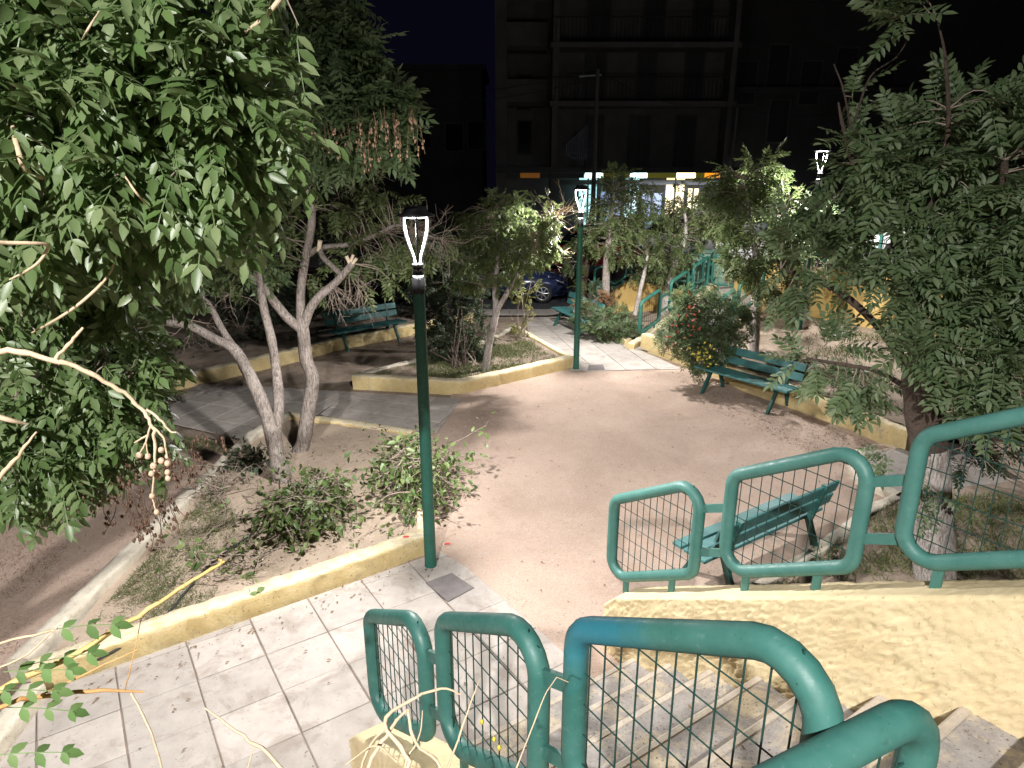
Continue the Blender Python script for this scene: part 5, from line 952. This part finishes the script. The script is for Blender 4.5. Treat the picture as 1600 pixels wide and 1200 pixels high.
for zf_, xs_ in ((fz[3], [(918, 950), (1000, 1030), (1074, 1102)]), (fz[2], [(915, 948), (1000, 1030), (1074, 1102)]), (fz[1], [(914, 944), (995, 1022), (1068, 1095)]), (fz[0], [(918, 944), (986, 1018), (1060, 1090)])):
    for a, b_ in xs_:
        x0, x1 = bx(a, 150)[0], bx(b_, 150)[0]; fr_ = MB().box([(x0 + x1) / 2, YB - .015, zf_ + .1 + 1.1], (x1 - x0 + .12, .07, 2.25)).build('balcony_door', M['facade_dark'], bld)
        for sg in (-1, 1): MB().box([(x0 + x1) / 2 + sg * (x1 - x0) / 4, YB - .06, zf_ + .1 + 1.08], ((x1 - x0) / 2 - .04, .05, 2.1)).build('shutter', M['door_dark'], fr_)
for px, py in ((818, 145), (820, 215)): 
    p = bx(px, py, YB + 1.2); wf = MB().box([p[0], YB + 1.17, p[2]], (.7, .1, 1.5)).build('window', M['facade_dark'], bld); MB().box([p[0], YB + 1.10, p[2]], (.55, .06, 1.35)).build('pane', M['glass_dark'], wf)
p = bx(819, 145, YB + 1.1); MB().box([p[0] + .05, YB + 1.05, p[2]], (.28, .03, .62)).build('lit_pane', M['window_lit'], bld)
# shop front: fascia panels, awning, glass
fa = fz[0] - .02
for a, b_, mt in ((812, 842, 'sign_dim'), (842, 908, 'door_dark'), (909, 936, 'sign_cold'), (936, 976, 'sign_yellow'), (977, 1002, 'sign_cold'), (1002, 1045, 'sign_yellow'), (1046, 1074, 'sign_hot'), (1074, 1088, 'sign_yellow'), (1088, 1111, 'sign_orange')):
    x0, x1 = bx(a, 275)[0], bx(b_, 275)[0]; MB().box([(x0 + x1) / 2, YB - 1.32, fa - .13], (x1 - x0 - .02, .08, .20)).build('sign_panel', M[mt], bld)
MB().box([(xl + xr) / 2 - .9, YB - .75, fa + .10], (xr - xl + 3.0, 1.3, .22)).build('awning', M['door_dark'], bld)
for a, b_, mt, h0, h1 in ((905, 936, 'shop_white', .9, 3.1), (940, 975, 'shop_blue', .9, 2.4), (978, 1003, 'shop_white', 1.2, 3.1), (1006, 1040, 'shop_blue', .9, 2.3), (1043, 1075, 'shop_warm', 1.3, 3.1), (1078, 1098, 'shop_warm', 1.6, 2.5), (1046, 1096, 'shop_blue', .2, 1.25)):
    x0, x1 = bx(a, 300)[0], bx(b_, 300)[0]; zz = street_z(x0); f_ = MB().box([(x0 + x1) / 2, YB + .6, (h0 + h1) / 2 + .55], (x1 - x0, .06, h1 - h0)).build('shop_window', M[mt], bld)
    for t in (0, .5, 1): MB().box([x0 + (x1 - x0) * t, YB + .54, (h0 + h1) / 2 + .55], (.07, .05, h1 - h0 + .1)).build('mullion', M['door_dark'], f_)
MB().box([(xl + xr) / 2, YB - .2, fz[0] - .45], (xr - xl, .2, .2)).build('shop_beam', M['facade_dark'], bld)
b2 = empty('apartment_building', (15, 33, 1), 'dark building right of the shop with barely visible windows', 'building'); MB().box([xr + 8.2, 36, 6], (16, 6, 10.5)).build('wall', M['facade_dark'], b2)
for i, (px, py) in enumerate(((1165, 130), (1215, 105), (1265, 130), (1320, 110), (1380, 120), (1215, 190))):
    p = bx(px, py, 33); wf = MB().box([p[0], 32.99, p[2]], (1.0, .12, 1.9)).build('window', M['facade'], b2); MB().box([p[0], 32.93, p[2]], (.85, .06, 1.75)).build('shutter', M['door_dark'], wf)
MB().box([xr + 8.2, 32.5, bx(1200, 142, 33)[2]], (15.5, 1, .15)).build('balcony_slab', M['facade_dark'], b2); MB().box([xr + 8.2, 36, 11.4], (16.4, 6.4, .3)).build('roof', M['facade_dark'], b2)
b3 = empty('apartment_building', (-9, 36, 0), 'nearly black building left of the shop behind the trees', 'building'); MB().box([-9.5, 39, 4.2], (16, 6, 8.6)).build('wall', M['facade_dark'], b3); MB().box([-9.5, 39, 8.6], (16.4, 6.4, .25)).build('roof', M['facade_dark'], b3)
for px, py in ((660, 210), (710, 215), (745, 212)): p = bx(px, py, 36); wf = MB().box([p[0], 35.99, p[2]], (1.0, .12, 1.4)).build('window', M['facade'], b3); MB().box([p[0], 35.93, p[2]], (.85, .06, 1.25)).build('pane', M['glass_dark'], wf)
SL = bpy.data.lights.new('shop_light', 'AREA'); SL.shape = 'RECTANGLE'; SL.size = 4.5; SL.size_y = .3; SL.energy = 120; SL.color = (.78, .88, 1.0)
so = bpy.data.objects.new('shop_light', SL); COL.objects.link(so); so.parent = bld; so.location = (1.6, -.9, fa - .55); so.rotation_euler = (math.radians(25), 0, 0)
# utility poles, wires, hanging fairy lights
def upole(px, ptop, Y, r_, label, arm=True):
    p = at(px, ptop, Y); root = empty('utility_pole', [p[0], Y, 0], label, 'utility pole', None); MB().tube([[p[0], Y, 0], [p[0], Y, p[2]]], [r_, r_ * .7], 10).build('pole', M['facade'], root)
    if arm: MB().tube([[p[0] - .7, Y, p[2] - .25], [p[0] + .15, Y, p[2] - .2]], .04, 6).build('crossarm', M['steel'], root)
    return p
q1 = upole(934, 108, 28.2, .11, 'utility pole in front of the apartment block'); q2 = upole(1153, 168, 28.0, .07, 'thin pole right of the lit shop', False); q3 = (-8.0, 28.5, 6.8)
wr_ = empty('overhead_wires', q1, 'thin overhead wires strung from the utility pole', 'wires')
for a, b_ in ((q1, q2), (q1, np.array(q3)), (q1 - [0, 0, .3], np.array(q3) - [0, 0, .4]), (q2, at(1420, 150, 30))): 
    a, b_ = np.asarray(a), np.asarray(b_); MB().tube([a + (b_ - a) * t - [0, 0, 2.0 * t * (1 - t)] for t in np.linspace(0, 1, 10)], .012, 4, caps=False).build('wire', M['cable'], wr_)
fl = empty('fairy_lights', at(900, 220, 28.6), 'hanging fairy light decoration beside the utility pole, with a faint glow put into its strings', 'decoration'); fm = MB(); a0, a1 = at(885, 226, 28.6), at(918, 196, 28.6)
for t in np.linspace(0, 1, 12):
    p = a0 + (a1 - a0) * t; l = .4 + 1.3 * t * (1.15 - .5 * t); fm.tube([p, p - [0, 0, l]], .012, 3, caps=False)
    for k in range(5): fm.ball(p - [0, 0, l * (k + .5) / 5], .03, 1, 4, 3)
fm.tube([a0, a1], .015, 4); fm.build('strings', M['fairy_glow'], fl)
